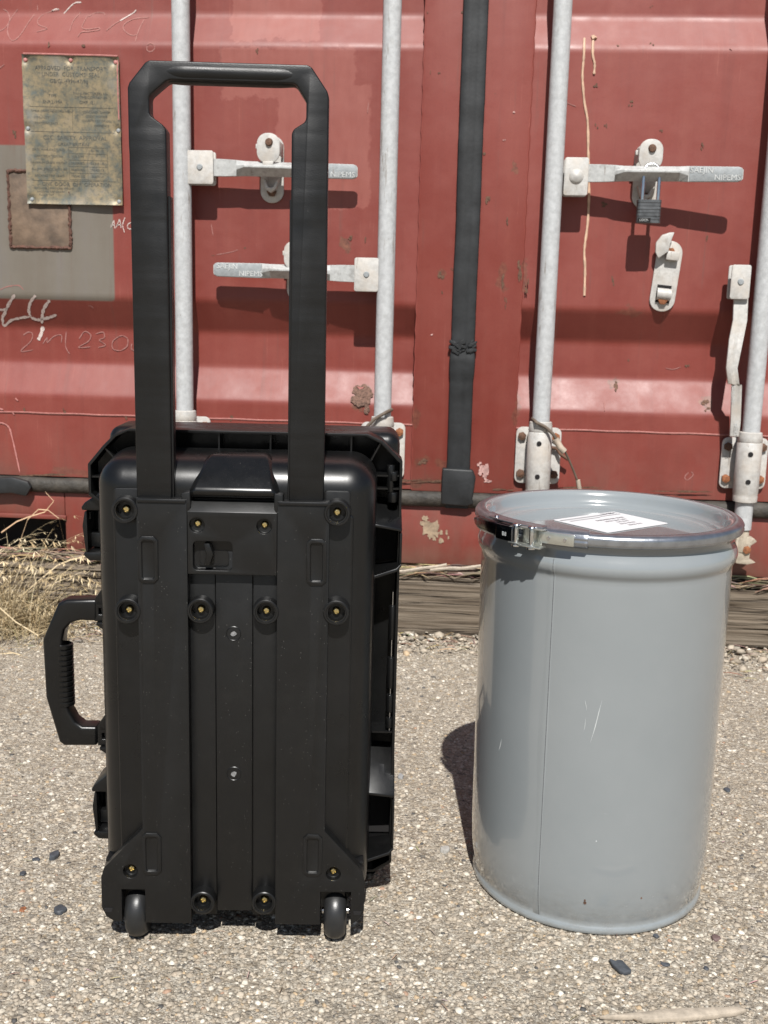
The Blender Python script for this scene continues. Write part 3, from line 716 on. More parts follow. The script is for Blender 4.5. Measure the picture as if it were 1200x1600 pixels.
def keeper(o, T, h, swing):
    # hinged flap over the bar, with a small ear
    mb = MB(); w = 0.029
    pl_ = rrect(-w, w, -0.012, 0.060, 0.026, 8)
    mb.prism([(x, z+0.020) for x, z in pl_], CY-0.066, CY-0.060, mat=T)
    mb.box(-w, -w+0.004, CY-0.060, CY-0.008, 0.028, 0.062, T); mb.box(w-0.004, w, CY-0.060, CY-0.008, 0.028, 0.062, T)
    mb.prism([(-0.014, 0.012), (0.014, 0.012), (0.012, -0.004), (0.0, -0.010), (-0.012, -0.004)], CY-0.070, CY-0.062, mat=T)
    mb.box(-w-0.006, -w+0.002, CY-0.05, CY-0.035, 0.044, 0.056, T)
    ob = mb.build('catch_flap', M['galv'], o, 0.0018, 2, world=True)
    bb = MB(); c = T @ Vector((0.002, CY-0.066, 0.058)); bb.lathe([(0.0001, -0.007), (0.008, -0.006), (0.0105, 0.001)], (c.x, c.y, c.z), 'y', 14); bb.build('flap_pin', M['rust'], ob, world=True)
    hk = MB(); hk.prism([(-0.022, -0.025), (-0.014, -0.05), (0.0, -0.060), (0.014, -0.05), (0.022, -0.025), (0.014, -0.028), (0.006, -0.046), (-0.006, -0.046), (-0.014, -0.028)], CY-0.030, CY-0.012, mat=T)
    hk.build('catch_hook', M['galv'], ob, 0.002, 2, world=True)
    return ob
o1 = catch(425, 212, 317, doors[0], M['rust']); keeper(*o1[:3], 0)
o2 = catch(466, 386, 470, doors[0], M['rust']); keeper(*o2[:3], 0)
o3 = catch(1009, 224, 326, doors[1], M['rust']); keeper(*o3[:3], 0)
o4 = catch(1041, 376, 487, doors[1], M['rust2'], 0.032, tilt=R_(5))
T4 = o4[1]
sf = MB(); sf.prism([(-0.004, 0.092), (-0.008, 0.060), (-0.030, 0.040), (-0.040, 0.055), (-0.042, 0.078), (-0.030, 0.098), (-0.012, 0.106), (0.000, 0.108)], CY-0.030, CY-0.022, mat=T4)
sf.box(-0.010, 0.022, CY-0.024, CY-0.010, 0.040, 0.062, T4); sf.build('swung_flap', M['galv'], o4[0], 0.0025, 2, world=True)
sf = MB(); sf.lathe([(0.015, -0.018), (0.015, 0.018)], (0, 0, 0), 'x', 24)
sf.b.transform(T4 @ Matrix.Translation((0, CY-0.010, -0.045))); sf.build('catch_roller', M['galv'], o4[0], world=True)
sf = MB(); sf.box(-0.018, 0.018, CY-0.0092, CY-0.0075, -0.066, -0.022, T4); sf.build('catch_slot', M['hole'], o4[0], world=True)

# ---- marks on the doors
def ribbon(strokes, mat, name, parent, wpx=1.6, off=0.0012, bead=False):
    mb = MB(); out = []
    for st in strokes:
        mb = MB(); out.append(mb)
        w = st[0] if isinstance(st[0], (int, float)) else wpx
        pts = st[1:] if isinstance(st[0], (int, float)) else st
        fine = []
        for k in range(len(pts)-1):
            p0 = pts[max(k-1, 0)]; p1 = pts[k]; p2 = pts[k+1]; p3 = pts[min(k+2, len(pts)-1)]
            for i in range(6):
                t = i/6.0
                f = lambda a, b, c, d: 0.5*(2*b+(c-a)*t+(2*a-5*b+4*c-d)*t*t+(3*b-a-3*c+d)*t**3)
                fine.append((f(p0[0], p1[0], p2[0], p3[0]), f(p0[1], p1[1], p2[1], p3[1])))
        fine.append(pts[-1])
        P3 = [onpanel(x, y, off) for x, y in fine]
        if bead:
            rr = [0.0017*w*(0.8+0.4*random.random()) for _ in P3]; mb.tube(P3, rr, 6); continue
        prev = None
        for i, p in enumerate(P3):
            d = P3[min(i+1, len(P3)-1)]-P3[max(i-1, 0)]; d.y = 0
            if d.length < 1e-9: d = Vector((1, 0, 0))
            d.normalize(); nn = Vector((-d.z, 0, d.x)); ww = w*0.00083*(0.65+0.6*random.random())*(0.4 if i in (0, len(P3)-1) else 1)
            a, b = p+nn*ww, p-nn*ww
            a = onpt(a, off); b = onpt(b, off)
            cur = (mb.b.verts.new(a), mb.b.verts.new(b))
            if prev: mb.b.faces.new((prev[0], prev[1], cur[1], cur[0]))
            prev = cur
    return [m_.build(name, mat, parent, world=True) for m_ in out]
def onpt(p, off): return Vector((p.x, panelY(p.z)-off, p.z))
def zm(l, x0, y0, s): return [(x0+a*s, y0+b*s) for a, b in l]
z7 = lambda l: zm(l, 0, 0, 0.2333)
z5 = lambda l: zm(l, 0, 330, 0.19167)
ribbon([z7(s) for s in [[(-60, 215), (0, 205), (40, 180), (65, 130), (50, 80), (20, 60)], [(120, 60), (70, 130), (50, 210), (80, 270), (130, 240), (190, 150), (235, 90)], [(395, 65), (300, 90), (255, 130), (260, 165), (315, 190), (245, 212)], [(250, 35), (252, 70)],
        [(540, 80), (490, 140), (465, 210)], [(590, 110), (640, 85), (690, 85), (705, 100)], [(590, 100), (560, 150), (550, 185), (590, 195), (660, 185), (660, 200), (590, 210), (545, 215), (520, 245)],
        [(800, 140), (760, 165), (710, 205)], [(1000, 115), (900, 125), (835, 160), (830, 200), (880, 235), (920, 230)], [(965, 130), (930, 200), (905, 280)],
        [(985, 300), (1005, 288), (1030, 300), (1035, 325), (1010, 345), (985, 335), (985, 305)], [(-10, 460), (30, 430)]]] +
       [z5(s) for s in [[(190, 1010), (230, 985), (265, 1000), (250, 1060), (170, 1140), (270, 1130)], [(350, 1080), (385, 1030), (385, 1070), (440, 1020), (500, 1010), (500, 1070)], [(540, 980), (535, 1100), (570, 1165)],
        [(645, 1040), (690, 980), (740, 1010), (720, 1060), (640, 1110), (740, 1105)], [(780, 1000), (840, 985), (850, 1030), (810, 1050), (860, 1090), (800, 1110)],
        [(970, 1020), (920, 1060), (920, 1120), (980, 1135), (1035, 1100), (1040, 1040), (1000, 1015), (965, 1022)], [(1075, 1080), (1070, 1120), (1100, 1140)], [(720, 770), (745, 775), (760, 790)], [(0, 640), (60, 615), (150, 605), (190, 640)]]],
       M['chalkf'], 'faint_chalk_writing', doors[0], 1.5)
ribbon([[2.0]+z7([(545, 15), (500, 20), (460, 55), (425, 95)]), [2.2]+z7([(395, 65), (375, 60), (345, 75)]), [2.0]+z7([(912, 65), (900, 80), (870, 100), (800, 140)]),
        [4.2]+z5([(120, 680), (70, 760), (40, 830), (20, 870), (35, 935), (90, 890), (170, 870), (240, 860)]), [4.4]+z5([(290, 685), (250, 740), (235, 800), (250, 860), (310, 885), (390, 870), (460, 845)]),
        [4.4]+z5([(405, 725), (360, 790), (345, 850), (340, 915)]), [6.0]+z5([(352, 940), (335, 1000), (312, 1050)]), [4]+z5([(-20, 800), (30, 805), (60, 790)]),
        [1.4]+z5([(903, 135), (928, 72)]), [1.4]+z5([(928, 72), (938, 145)]), [1.4]+z5([(945, 138), (975, 62)]), [1.4]+z5([(975, 62), (988, 138)]), [1.4]+z5([(900, 115), (940, 110)]), [1.4]+z5([(948, 112), (990, 108)]), [1.4]+z5([(1020, 50), (1000, 110), (1015, 175)]), [1.4]+z5([(1070, 90), (1040, 110), (1045, 140), (1070, 145)])],
       M['chalk'], 'chalk_writing', doors[0])
ribbon([[2.6, (-10, 661), (4, 661), (14, 668), (19, 684), (25, 710), (31, 738)], [3.0, (-2, 638), (5, 640)], [2.4, (19, 643), (22, 648)], [2.4, (24, 622), (28, 626)]], M['pinkpaint'], 'paint_drip', doors[0], off=0.002)
ribbon([[(913, 60), (912, 90), (910, 120), (913, 160), (918, 190), (919, 240), (920, 270), (920, 310), (918, 350), (913, 390), (914, 420), (913, 462)], [(927, 57), (926, 85), (929, 100), (928, 116)]], M['caulk'], 'cream_drip', doors[1], 1.9, 0.001, True)
ribbon([[4, (926, 57), (929, 62)]], M['caulk'], 'cream_drip', doors[1], 1.4, 0.002, True)
ribbon([[1.3, (1076, 738), (1070, 745), (1074, 750), (1083, 742), (1080, 737)], [1.2, (1040, 575), (1052, 577), (1064, 573)], [1.5, (944, 628), (945, 642)], [1.2, (884, 160), (900, 166)], [1.2, (1140, 75), (1144, 77)]], M['chalkf'], 'scratch_marks', doors[1])
ribbon([[1.2, (338, 398), (360, 394), (372, 390)], [1.0, (425, 540), (442, 540)], [1.4, (576, 160), (574, 176)], [1.2, (330, 350), (333, 368)], [1.0, (262, 477), (270, 480)]], M['chalkf'], 'scratch_marks', doors[0])
def splats(items, mat, name, parent, off=0.0012, frameY=None):
    for px, py, rx, ry, n in items:
        mb = MB()
        for k in range(n):
            cx = px+(random.uniform(-rx, rx)*0.7 if n > 1 else 0); cy = py+(random.uniform(-ry, ry)*0.7 if n > 1 else 0)
            sx = rx/(1 if n == 1 else 2.4); sy = ry/(1 if n == 1 else 2.2); ps = []
            for i in range(11):
                a = i*2*math.pi/11; rr = random.uniform(0.45, 1.15)
                q = (cx+sx*rr*math.cos(a), cy+sy*rr*math.sin(a))
                p = at(q[0], q[1], frameY-off-k*0.00012) if frameY else onpanel(q[0], q[1], off+k*0.00012)
                ps.append(mb.b.verts.new(p))
            mb.b.faces.new(ps)
        mb.build(name, mat, parent, world=True)
splats([(76, 70, 2, 5, 1), (22, 207, 4, 4, 1), (24, 211, 2, 5, 1), (402, 80, 3, 5, 3), (383, 387, 3, 3, 2), (333, 398, 3, 2, 2), (362, 652, 4, 6, 3), (100, 642, 3, 6, 3), (38, 640, 2, 4, 1), (197, 652, 3, 6, 3), (130, 72, 3, 3, 1), (545, 372, 6, 4, 5), (570, 375, 3, 6, 3), (40, 775, 3, 5, 1)], M['rust'], 'rust_spot', doors[0])
splats([(930, 133, 5, 4, 4), (932, 197, 3, 5, 3), (946, 197, 3, 5, 3), (985, 162, 4, 5, 4), (1034, 205, 4, 4, 3), (1098, 229, 3, 7, 4), (1106, 372, 3, 6, 3), (958, 440, 3, 10, 4), (967, 70, 5, 3, 2), (1019, 68, 4, 4, 2), (962, 603, 5, 9, 5), (1074, 572, 4, 5, 3), (1101, 628, 8, 6, 6), (1105, 640, 5, 5, 3), (948, 320, 9, 5, 5), (982, 563, 2, 2, 1), (1018, 10, 3, 2, 2)], M['rust'], 'rust_spot', doors[1])
splats([(673, 112, 2, 4, 2), (686, 116, 3, 4, 2), (762, 312, 5, 9, 5), (667, 18, 2, 3, 2), (792, 345, 3, 10, 4), (785, 440, 4, 12, 6), (689, 430, 6, 8, 5), (707, 420, 3, 3, 2), (812, 425, 4, 20, 7), (689, 458, 3, 4, 2), (660, 722, 9, 6, 6), (823, 450, 3, 14, 4), (722, 19, 2, 2, 1), (757, 240, 3, 3, 1), (790, 470, 2, 12, 3)], M['rust'], 'rust_spot', doors[1], 0.0012, fyo)
splats([(756, 738, 9, 13, 14), (750, 726, 7, 4, 5), (762, 752, 8, 4, 5), (675, 523, 2, 1.5, 1), (788, 218, 3, 2, 2), (803, 175, 2, 2, 1)], M['pinkflake'], 'flaked_paint', doors[1], 0.0016, fyo)
splats([(672, 826, 14, 16, 14), (664, 815, 9, 9, 6), (685, 838, 9, 10, 6), (700, 835, 4, 9, 4)], M['cream'], 'label_remnant', sill, 0.0012, CY-0.004)
splats([(680, 765-13, 40, 2.2, 16), (640, 751, 20, 2, 8), (60, 742, 50, 2, 10), (790, 765, 20, 2, 8), (900, 762, 40, 2, 8), (1050, 768, 60, 2, 10)], M['rust'], 'rust_line', sill, 0.0015, fyo)
splats([(566, 618, 16, 17, 26), (568, 634, 10, 14, 10), (560, 606, 6, 8, 6)], mat_simple('bare_rust', (0.13, 0.075, 0.055), 0.9, 0, 0.6, 160, 0.9, 0.003), 'rust_breakout', doors[0], 0.0015)
fk = MB(); q = onpanel(563, 606, 0.003)
fk.prism([(q.x-0.010, q.z+0.004), (q.x-0.002, q.z-0.004), (q.x+0.006, q.z-0.002), (q.x+0.011, q.z+0.003), (q.x, q.z+0.002)], q.y-0.003, q.y); fk.build('paint_curl', M['pinkpaint'], doors[0], world=True)

# ---- small welded patch on the grey area, and the riveted approval plate
a, b = at(17, 386, CY-0.003), at(107, 268, CY-0.003)
MB().prism(rrect(a.x, b.x, a.z, b.z, 0.004), CY-0.003, CY).build('welded_patch', mat_simple('patch_steel', (0.115, 0.078, 0.052), 0.7, 0, 0.5, 18, 0.4, 0.004, 40), doors[0], 0.001, 2, world=True)
wb = MB(); lp = []
for (x0, z0), (x1, z1) in zip([(a.x, b.z), (a.x, a.z), (b.x, a.z), (b.x, b.z)], [(a.x, a.z), (b.x, a.z), (b.x, b.z), (a.x, b.z)]):
    nn = int(max(abs(x1-x0), abs(z1-z0))/0.005)
    for i in range(nn): lp.append((x0+(x1-x0)*i/nn+random.uniform(-.0015, .0015), CY-0.003, z0+(z1-z0)*i/nn+random.uniform(-.0015, .0015)))
lp.append(lp[0]); wb.tube(lp, [random.uniform(0.0025, 0.0055) for _ in lp], 7)
wb.build('weld_bead', M['weld'], doors[0], world=True)
TL, TR, BR, BL = [at(x, y, CY-0.012) for x, y in ((33, 84), (185, 88), (192, 321), (43, 318))]
pw = (TR-TL).length; ph = (TL-BL).length
def plate(u, v, off=0.0):
    p = TL.lerp(TR, u).lerp(BL.lerp(BR, u), v)
    e = min(u, 1-u, v*1.5, (1-v)*1.5)
    bend = 0.004*math.exp(-e*26)+0.0035*noise.noise(Vector((u*2.5, v*3.5, 2)))+0.006*max(0, v-0.9)*6*(0.3+u*0.7)
    riv = 0
    for ru, rv in ((.03, .035), (.5, .03), (.96, .035), (.03, .49), (.97, .49), (.04, .97), (.96, .975)):
        riv += 0.006*math.exp(-((u-ru)**2+((v-rv)*1.5)**2)/0.0016)
    return Vector((p.x, CY-0.008-bend-off+riv, p.z))
pm = MB(); nu, nv = 44, 66
gr = [[pm.b.verts.new(plate(i/nu, j/nv)) for j in range(nv+1)] for i in range(nu+1)]
gb = [[pm.b.verts.new(plate(i/nu, j/nv, -0.0015)) for j in range(nv+1)] for i in range(nu+1)]
for i in range(nu):
    for j in range(nv):
        pm.b.faces.new((gr[i][j], gr[i+1][j], gr[i+1][j+1], gr[i][j+1])); pm.b.faces.new((gb[i][j], gb[i][j+1], gb[i+1][j+1], gb[i+1][j]))
for i in range(nu):
    pm.b.faces.new((gr[i][0], gb[i][0], gb[i+1][0], gr[i+1][0])); pm.b.faces.new((gr[i][nv], gr[i+1][nv], gb[i+1][nv], gb[i][nv]))
for j in range(nv):
    pm.b.faces.new((gr[0][j], gr[0][j+1], gb[0][j+1], gb[0][j])); pm.b.faces.new((gr[nu][j], gb[nu][j], gb[nu][j+1], gr[nu][j+1]))
po = pm.build('approval_plate', M['plate'], doors[0], world=True, sharp=70)
def pf(u, v): return plate(min(max(u/pw, 0), 1), min(max(-v/ph, 0), 1), 0.0006)
T_ = []
def tl(s, u, v, size, al='CENTER', xs=1): T_.append((s, u*pw, -v*ph, size*pw, al, xs))
tl('APPROVED  FOR  TRANSPORT', .5, .088, .058, xs=.94); tl('UNDER  CUSTOMS  SEAL', .5, .128, .058, xs=.94); tl('GB/GL-4996-47/96', .48, .172, .052)
tl('TYPE', .30, .268, .038); tl('MANUFACTURERS No.', .70, .25, .036); tl('OF THE CONTAINER', .70, .275, .036); tl('SNP 2199A', .30, .31, .044); tl('GMP 121', .66, .31, .044)
tl('TIMBER COMPONENT TREATMENT', .29, .372, .028); tl('IMMUNITY', .18, .415, .034); tl('TREATMENT DATE', .22, .452, .03); tl('CONTAINER OWNER', .75, .372, .03); tl('CODE / NUMBER', .75, .40, .03); tl('COUNTRY OF ORIGIN', .75, .43, .03); tl('REFERENCE', .8, .462, .03)
tl('CSC  SAFETY  APPROVAL', .52, .548, .060, xs=1.0); tl('GREAT BRITAIN', .50, .592, .046)
for k, s in enumerate(['DATE MANUFACTURED', 'IDENTIFICATION No.', 'MAXIMUM GROSS WEIGHT', 'ALLOW. STACK. WT. 1.8G', 'RACKING TEST LOAD']): tl(s, .24, .63+.044*k, .032)
tl('9 / 96', .72, .63, .034); tl('GB 2199', .55, .672, .032); tl('24,000 KG', .54, .718, .032); tl('52,910 LB', .74, .718, .032); tl('86,400 KG', .54, .762, .032); tl('190,480 LB', .74, .762, .032); tl('15,240 KG', .54, .806, .032); tl('33,600 LB', .74, .806, .032)
tl('ONE  DOOR  OFF  OPERATION', .52, .862, .052, xs=1.0); tl('ALLOWABLE STACKING WEIGHT', .28, .892, .028); tl('RACKING TEST LOAD', .24, .915, .028); tl('FLOOR TEST', .2, .937, .028)
text_mesh(T_, pf, 'plate_lettering', M['platetext'], po)
ln = MB()
def seg_(u0, v0, u1, v1, w=0.0016):
    n_ = 20; pr = None
    for i in range(n_+1):
        u, v = u0+(u1-u0)*i/n_, v0+(v1-v0)*i/n_; du, dv = (0, w/2/ph*1.0) if abs(u1-u0) > abs(v1-v0) else (w/2/pw, 0)
        c = (ln.b.verts.new(plate(u-du, v-dv, 0.0006)), ln.b.verts.new(plate(u+du, v+dv, 0.0006)))
        if pr: ln.b.faces.new((pr[0], pr[1], c[1], c[0]))
        pr = c
seg_(.06, .342, .93, .342, .0009); seg_(.50, .345, .50, .50, .0008); seg_(.06, .508, .93, .508, .001); seg_(.45, .61, .85, .61, .0008); seg_(.85, .58, .85, .83, .0009); seg_(.06, .838, .93, .838, .0009)
for k in range(5): seg_(.45, .652+.044*k, .85, .652+.044*k, .0007)
seg_(.45, .61, .45, .83, .0007); seg_(.64, .70, .64, .83, .0007)
ln.build('plate_lines', M['platetext'], po, world=True)
for (u, v, pk) in ((.03, .035, 1), (.5, .03, 1), (.96, .035, 1), (.03, .49, 0), (.97, .49, 0), (.04, .97, 0), (.96, .975, 0)):
    p = plate(u, v); rv = MB(); rv.lathe([(0.0001, -0.0055), (0.004, -0.0045), (0.0062, -0.001), (0.0065, 0.003)], (p.x, p.y, p.z), 'y', 16)
    rv.build('rivet', M['pinkpaint'] if pk else M['grip_zinc'], po, world=True)
pe = MB(); pe.tube([plate(i/30*0.97+0.02, 0.0, 0.0)+Vector((0, 0, 0.001)) for i in range(31)], 0.0022, 6); pe.tube([plate(0.985, 0.02+i/30*0.4, 0.001) for i in range(31)], [0.0012+0.0012*random.random() for _ in range(31)], 6)
pe.build('paint_edge', M['pinkpaint'], po, world=True)

# ================================================================== TIMBER
tb = MB(); nx, nz = 420, 80; ZT = 0.162; rows = []
for i in range(nx+1):
    x = -1.8+3.6*i/nx; row = []
    for j in range(nz+1):
        z = ZT*j/nz
        gr_ = noise.noise(Vector((x*1.3, 0.0, z*95))); g2 = noise.noise(Vector((x*3.5, 5.0, z*230)))
        dpt = 0.0024*gr_+0.0012*g2 - 0.006*max(0, min(1, (-gr_-0.33)*8))
        edge = 0.012*math.exp(-((z-ZT)/0.010)**2)*(0.7+0.6*noise.noise(Vector((x*9, 1, 1)))) + (0.004*math.exp(-(z/0.01)**2))
        row.append(tb.b.verts.new((x, 2.70-dpt+edge, z+(0.004*noise.noise(Vector((x*4, 2, 2))) if j == nz else 0))))
    row.append(tb.b.verts.new((x, 2.74, ZT+0.003*noise.noise(Vector((x*6, 7, 2)))))); row.append(tb.b.verts.new((x, 2.98, ZT+0.002)))
    rows.append(row)
for A, B in zip(rows, rows[1:]):
    for j in range(len(A)-1): tb.b.faces.new((A[j], B[j], B[j+1], A[j+1]))
timber = tb.build('timber_sleeper', M['wood'], sharp=50)
tag(timber, 'long weathered grey timber lying on the ground under the container', 'timber')

# straw-like bark strips and sticks on the timber
def stick(p0, p1, r, wob, seed, mb, flat=1.0):
    n_ = 12; pts = []; rr = []
    for i in range(n_+1):
        t = i/n_; p = Vector(p0).lerp(Vector(p1), t)
        p += Vector((0, noise.noise(Vector((t*3, seed, 0)))*wob, noise.noise(Vector((t*3, seed, 5)))*wob)); pts.append(p); rr.append(r*(0.75+0.35*noise.noise(Vector((t*7, seed, 9)))+0.2*math.sin(math.pi*t)))
    mb.tube(pts, rr, 6)
sticks = [((600, 905), (698, 882), .0055, 'pale brown stick crossing the debris pile beside the case', M['splinter']), ((598, 913), (680, 893), .0045, 'thin grey stick lying under a paler one beside the case', M['wood']),
          ((672, 890), (770, 884), .0058, 'straight pale stick running to the drum on the timber', M['splinter']), ((700, 897), (775, 896), .006, 'dark brown stick behind the drum edge on the timber', M['wood']),
          ((628, 903), (735, 917), .006, 'long flat dark bark strip lying along the timber front edge', M['wood'])]
for k, (a, b, r, lab, mt) in enumerate(sticks):
    mb = MB(); A = at(*a, 2.712); B = at(*b, 2.712); A.z = max(A.z, .165); B.z = max(B.z, .160)
    stick(A, B, r, 0.004, k*3.1, mb)
    tag(mb.build('stick', mt), lab, 'stick', 'sticks and bark strips lying on the timber')
# litter: many small strips = stuff
def strips(name, mat, n, fn, cols):
    mb = bmesh.new(); cl = []
    for k in range(n):
        p, ang, L, w, tilt = fn(k); c = random.choice(cols); c = tuple(v*random.uniform(0.75, 1.2) for v in c)
        d = Vector((math.cos(ang)*math.cos(tilt), math.sin(ang)*math.cos(tilt), math.sin(tilt))); s = Vector((-math.sin(ang), math.cos(ang), 0))*w; u = Vector((0, 0, 1))*w*0.8
        q = []
        for t, kk in ((-.5, .3), (-.2, 1), (.2, 1), (.5, .25)):
            bend = Vector((0, 0, 1))*L*0.08*(1-4*t*t)
            for o in (-s, u, s): q.append(mb.verts.new(p+d*L*t+bend+o*kk)); cl.append(c)
        for i in range(3):
            for j in range(3): mb.faces.new((q[i*3+j], q[i*3+(j+1) % 3], q[i*3+3+(j+1) % 3], q[i*3+3+j]))
    bmesh.ops.recalc_face_normals(mb, faces=mb.faces[:])
    me = bpy.data.meshes.new(name); mb.to_mesh(me); mb.free(); me.materials.append(mat); me.shade_smooth()
    ca = me.color_attributes.new('Col', 'FLOAT_COLOR', 'POINT')
    ca.data.foreach_set('color', np.array([(*c, 1) for c in cl], dtype=np.float32).reshape(-1))
    o = bpy.data.objects.new(name, me); COL.objects.link(o); return o
BR_ = [(.20, .14, .095), (.30, .22, .15), (.10, .065, .045), (.40, .30, .2), (.15, .10, .07), (.24, .13, .085)]
def f1(k):
    y = 2.705+random.random()**1.2*0.06
    L = random.uniform(0.02, 0.16); return Vector((random.uniform(-1.4, 1.4), y, ZT+random.uniform(0.002, 0.022)*min(1, (y-2.69)*22))), random.gauss(0, 0.16), L, random.uniform(0.0012, 0.0045), random.gauss(0, 0.05)
tag(strips('bark_litter', M['litter'], 1500, f1, BR_), kind='stuff')
def f2(k):
    y = 2.695-abs(random.gauss(0, 0.11)); return Vector((random.uniform(-1.4, 1.4), y, 0.004+random.random()*0.008)), random.gauss(0, 0.6), random.uniform(0.01, 0.06), random.uniform(0.0006, 0.0022), random.gauss(0, 0.12)
tag(strips('straw_litter', M['litter'], 650, f2, [(.42, .34, .22), (.5, .42, .3), (.30, .22, .14), (.22, .13, .08), (.36, .28, .19)]), kind='stuff')
def f3(k):
    y = 1.15+1.4*random.random(); return Vector((random.uniform(-.55, .55)*y-0.05, y, 0.003)), random.uniform(0, 6.28), random.uniform(0.006, 0.022), random.uniform(0.0004, 0.0009), random.gauss(0, 0.08)
tag(strips('plant_fibres', M['litter'], 240, f3, [(.35, .28, .18), (.16, .11, .08), (.5, .42, .3)]), kind='stuff')

# ================================================================== DRY GRASS
def grass():
    mb = bmesh.new(); cl = []
    cols = [(.52, .42, .26), (.60, .50, .33), (.42, .33, .19), (.36, .27, .15), (.48, .36, .2), (.22, .21, .09)]
    def blade(p, az, L, droop, w, c, el=1.2, seeds=False):
        n_ = 11; prev = None; q = Vector(p); e = el; az_ = az
        for i in range(n_+1):
            t = i/n_; d = Vector((math.cos(az_)*math.cos(e), math.sin(az_)*math.cos(e), math.sin(e)))
            sd_ = Vector((-math.sin(az_), math.cos(az_), 0.15)); ww = w*(1-t*0.85)
            tri = [mb.verts.new(q+sd_*ww), mb.verts.new(q-sd_*ww), mb.verts.new(q+Vector((0, -ww*0.8, ww*0.8)))]; cl.extend([c]*3)
            if prev:
                for j in range(3): mb.faces.new((prev[j], prev[(j+1) % 3], tri[(j+1) % 3], tri[j]))
            prev = tri; q = q+d*(L/n_); e -= droop/n_*(0.4+1.4*t); az_ += random.gauss(0, 0.05)
            if q.z < 0.004: q.z = 0.004; e = 0
            if seeds and t > 0.55:
                for s_ in range(3):
                    a2 = az_+random.gauss(0, 0.8); e2 = e-random.uniform(0.1, 0.9); Ls = random.uniform(0.012, 0.026)
                    dd = Vector((math.cos(a2)*math.cos(e2), math.sin(a2)*math.cos(e2), math.sin(e2))); sw = Vector((-math.sin(a2), math.cos(a2), 0))*0.0016
                    x = [mb.verts.new(q), mb.verts.new(q+dd*Ls*0.45+sw), mb.verts.new(q+dd*Ls), mb.verts.new(q+dd*Ls*0.45-sw)]; cl.extend([tuple(v*1.1 for v in c)]*4); mb.faces.new(x)
    def C_(): c = random.choice(cols[:5]); k = random.uniform(0.8, 1.2); return tuple(v*k for v in c)
    for k in range(620):
        x = -1.25+random.gauss(0, 0.10); y = 2.58+random.gauss(0, 0.05); y = min(y, 2.68)
        blade((x, y, 0), random.uniform(0, 6.28), random.uniform(0.06, 0.30), random.uniform(0.8, 3.0), random.uniform(0.0008, 0.0021), C_(), random.uniform(0.6, 1.5))
    for k in range(430):
        x = -1.12+random.gauss(0, 0.07); y = 2.60+random.gauss(0, 0.05); y = min(y, 2.68)
        blade((x, y, 0), random.uniform(0, 6.28), random.uniform(0.05, 0.20), random.uniform(0.8, 3.2), random.uniform(0.0007, 0.0017), C_() if random.random() < 0.93 else cols[5], random.uniform(0.5, 1.5))
    for k in range(60):   # taller stalks with drooping heads
        x = -1.20+random.gauss(0, 0.09)
        blade((x, 2.60+random.gauss(0, 0.04), 0), random.gauss(-0.1, 0.9), random.uniform(0.28, 0.42), random.uniform(1.0, 2.4), random.uniform(0.0011, 0.0020), C_(), random.uniform(0.9, 1.45), True)
    for k in range(60):   # low runners over the paving
        x = -1.15+random.gauss(0, 0.12); blade((x, 2.5+random.gauss(0, 0.07), 0.01), random.gauss(-0.5, 0.9), random.uniform(0.08, 0.26), 0.5, random.uniform(0.0006, 0.0012), C_(), random.uniform(0.05, 0.5))
    # the traced long stalks leaning right across the timber
    def path(px, w, c, Ys):
        pts = [at(a, b, Y) for (a, b), Y in zip(px, Ys)]; fine = []
        for k in range(len(pts)-1):
            for i in range(6): fine.append(pts[k].lerp(pts[k+1], i/6))
        fine.append(pts[-1]); prev = None
        for i, q in enumerate(fine):
            ww = 1.35*w*(1-0.5*i/len(fine)); tri = [mb.verts.new(q+Vector((0, 0, ww))), mb.verts.new(q+Vector((ww*0.4, -ww, -ww*0.6))), mb.verts.new(q+Vector((0, ww*0.5, -ww)))]; cl.extend([c]*3)
            if prev:
                for j in range(3): mb.faces.new((prev[j], prev[(j+1) % 3], tri[(j+1) % 3], tri[j]))
            prev = tri
    s1 = (.55, .44, .28)
    path([(35, 930), (55, 912), (90, 883), (110, 875), (133, 869)], .0022, s1, [2.62, 2.6, 2.6, 2.6, 2.6])
    path([(45, 928), (75, 915), (105, 903), (130, 893)], .0014, (.45, .37, .26), [2.62]*4)
    path([(2, 832), (26, 815), (44, 808), (70, 800), (84, 783), (71, 769)], .0016, (.50, .33, .2), [2.66]*6)
    path([(30, 850), (43, 812), (60, 796), (75, 797), (92, 810), (101, 850)], .0014, (.48, .33, .2), [2.64]*6)
    path([(88, 941), (100, 925), (112, 912), (125, 902), (133, 899)], .0022, (.10, .075, .05), [2.66]*5)
    path([(35, 915), (37, 893), (42, 870)], .0016, (.12, .09, .06), [2.68]*3)
    path([(0, 950), (25, 972), (60, 993), (62, 983), (65, 960)], .0016, s1, [2.45]*5)
    path([(0, 1022), (20, 1020), (40, 1025), (65, 1042)], .0014, s1, [2.4]*4)
    bmesh.ops.recalc_face_normals(mb, faces=mb.faces[:])
    me = bpy.data.meshes.new('dry_grass'); mb.to_mesh(me); mb.free(); me.materials.append(M['straw'])
    ca = me.color_attributes.new('Col', 'FLOAT_COLOR', 'POINT'); ca.data.foreach_set('color', np.array([(*c, 1) for c in cl], dtype=np.float32).reshape(-1))
    o = bpy.data.objects.new('dry_grass', me); COL.objects.link(o); tag(o, kind='stuff')
grass()

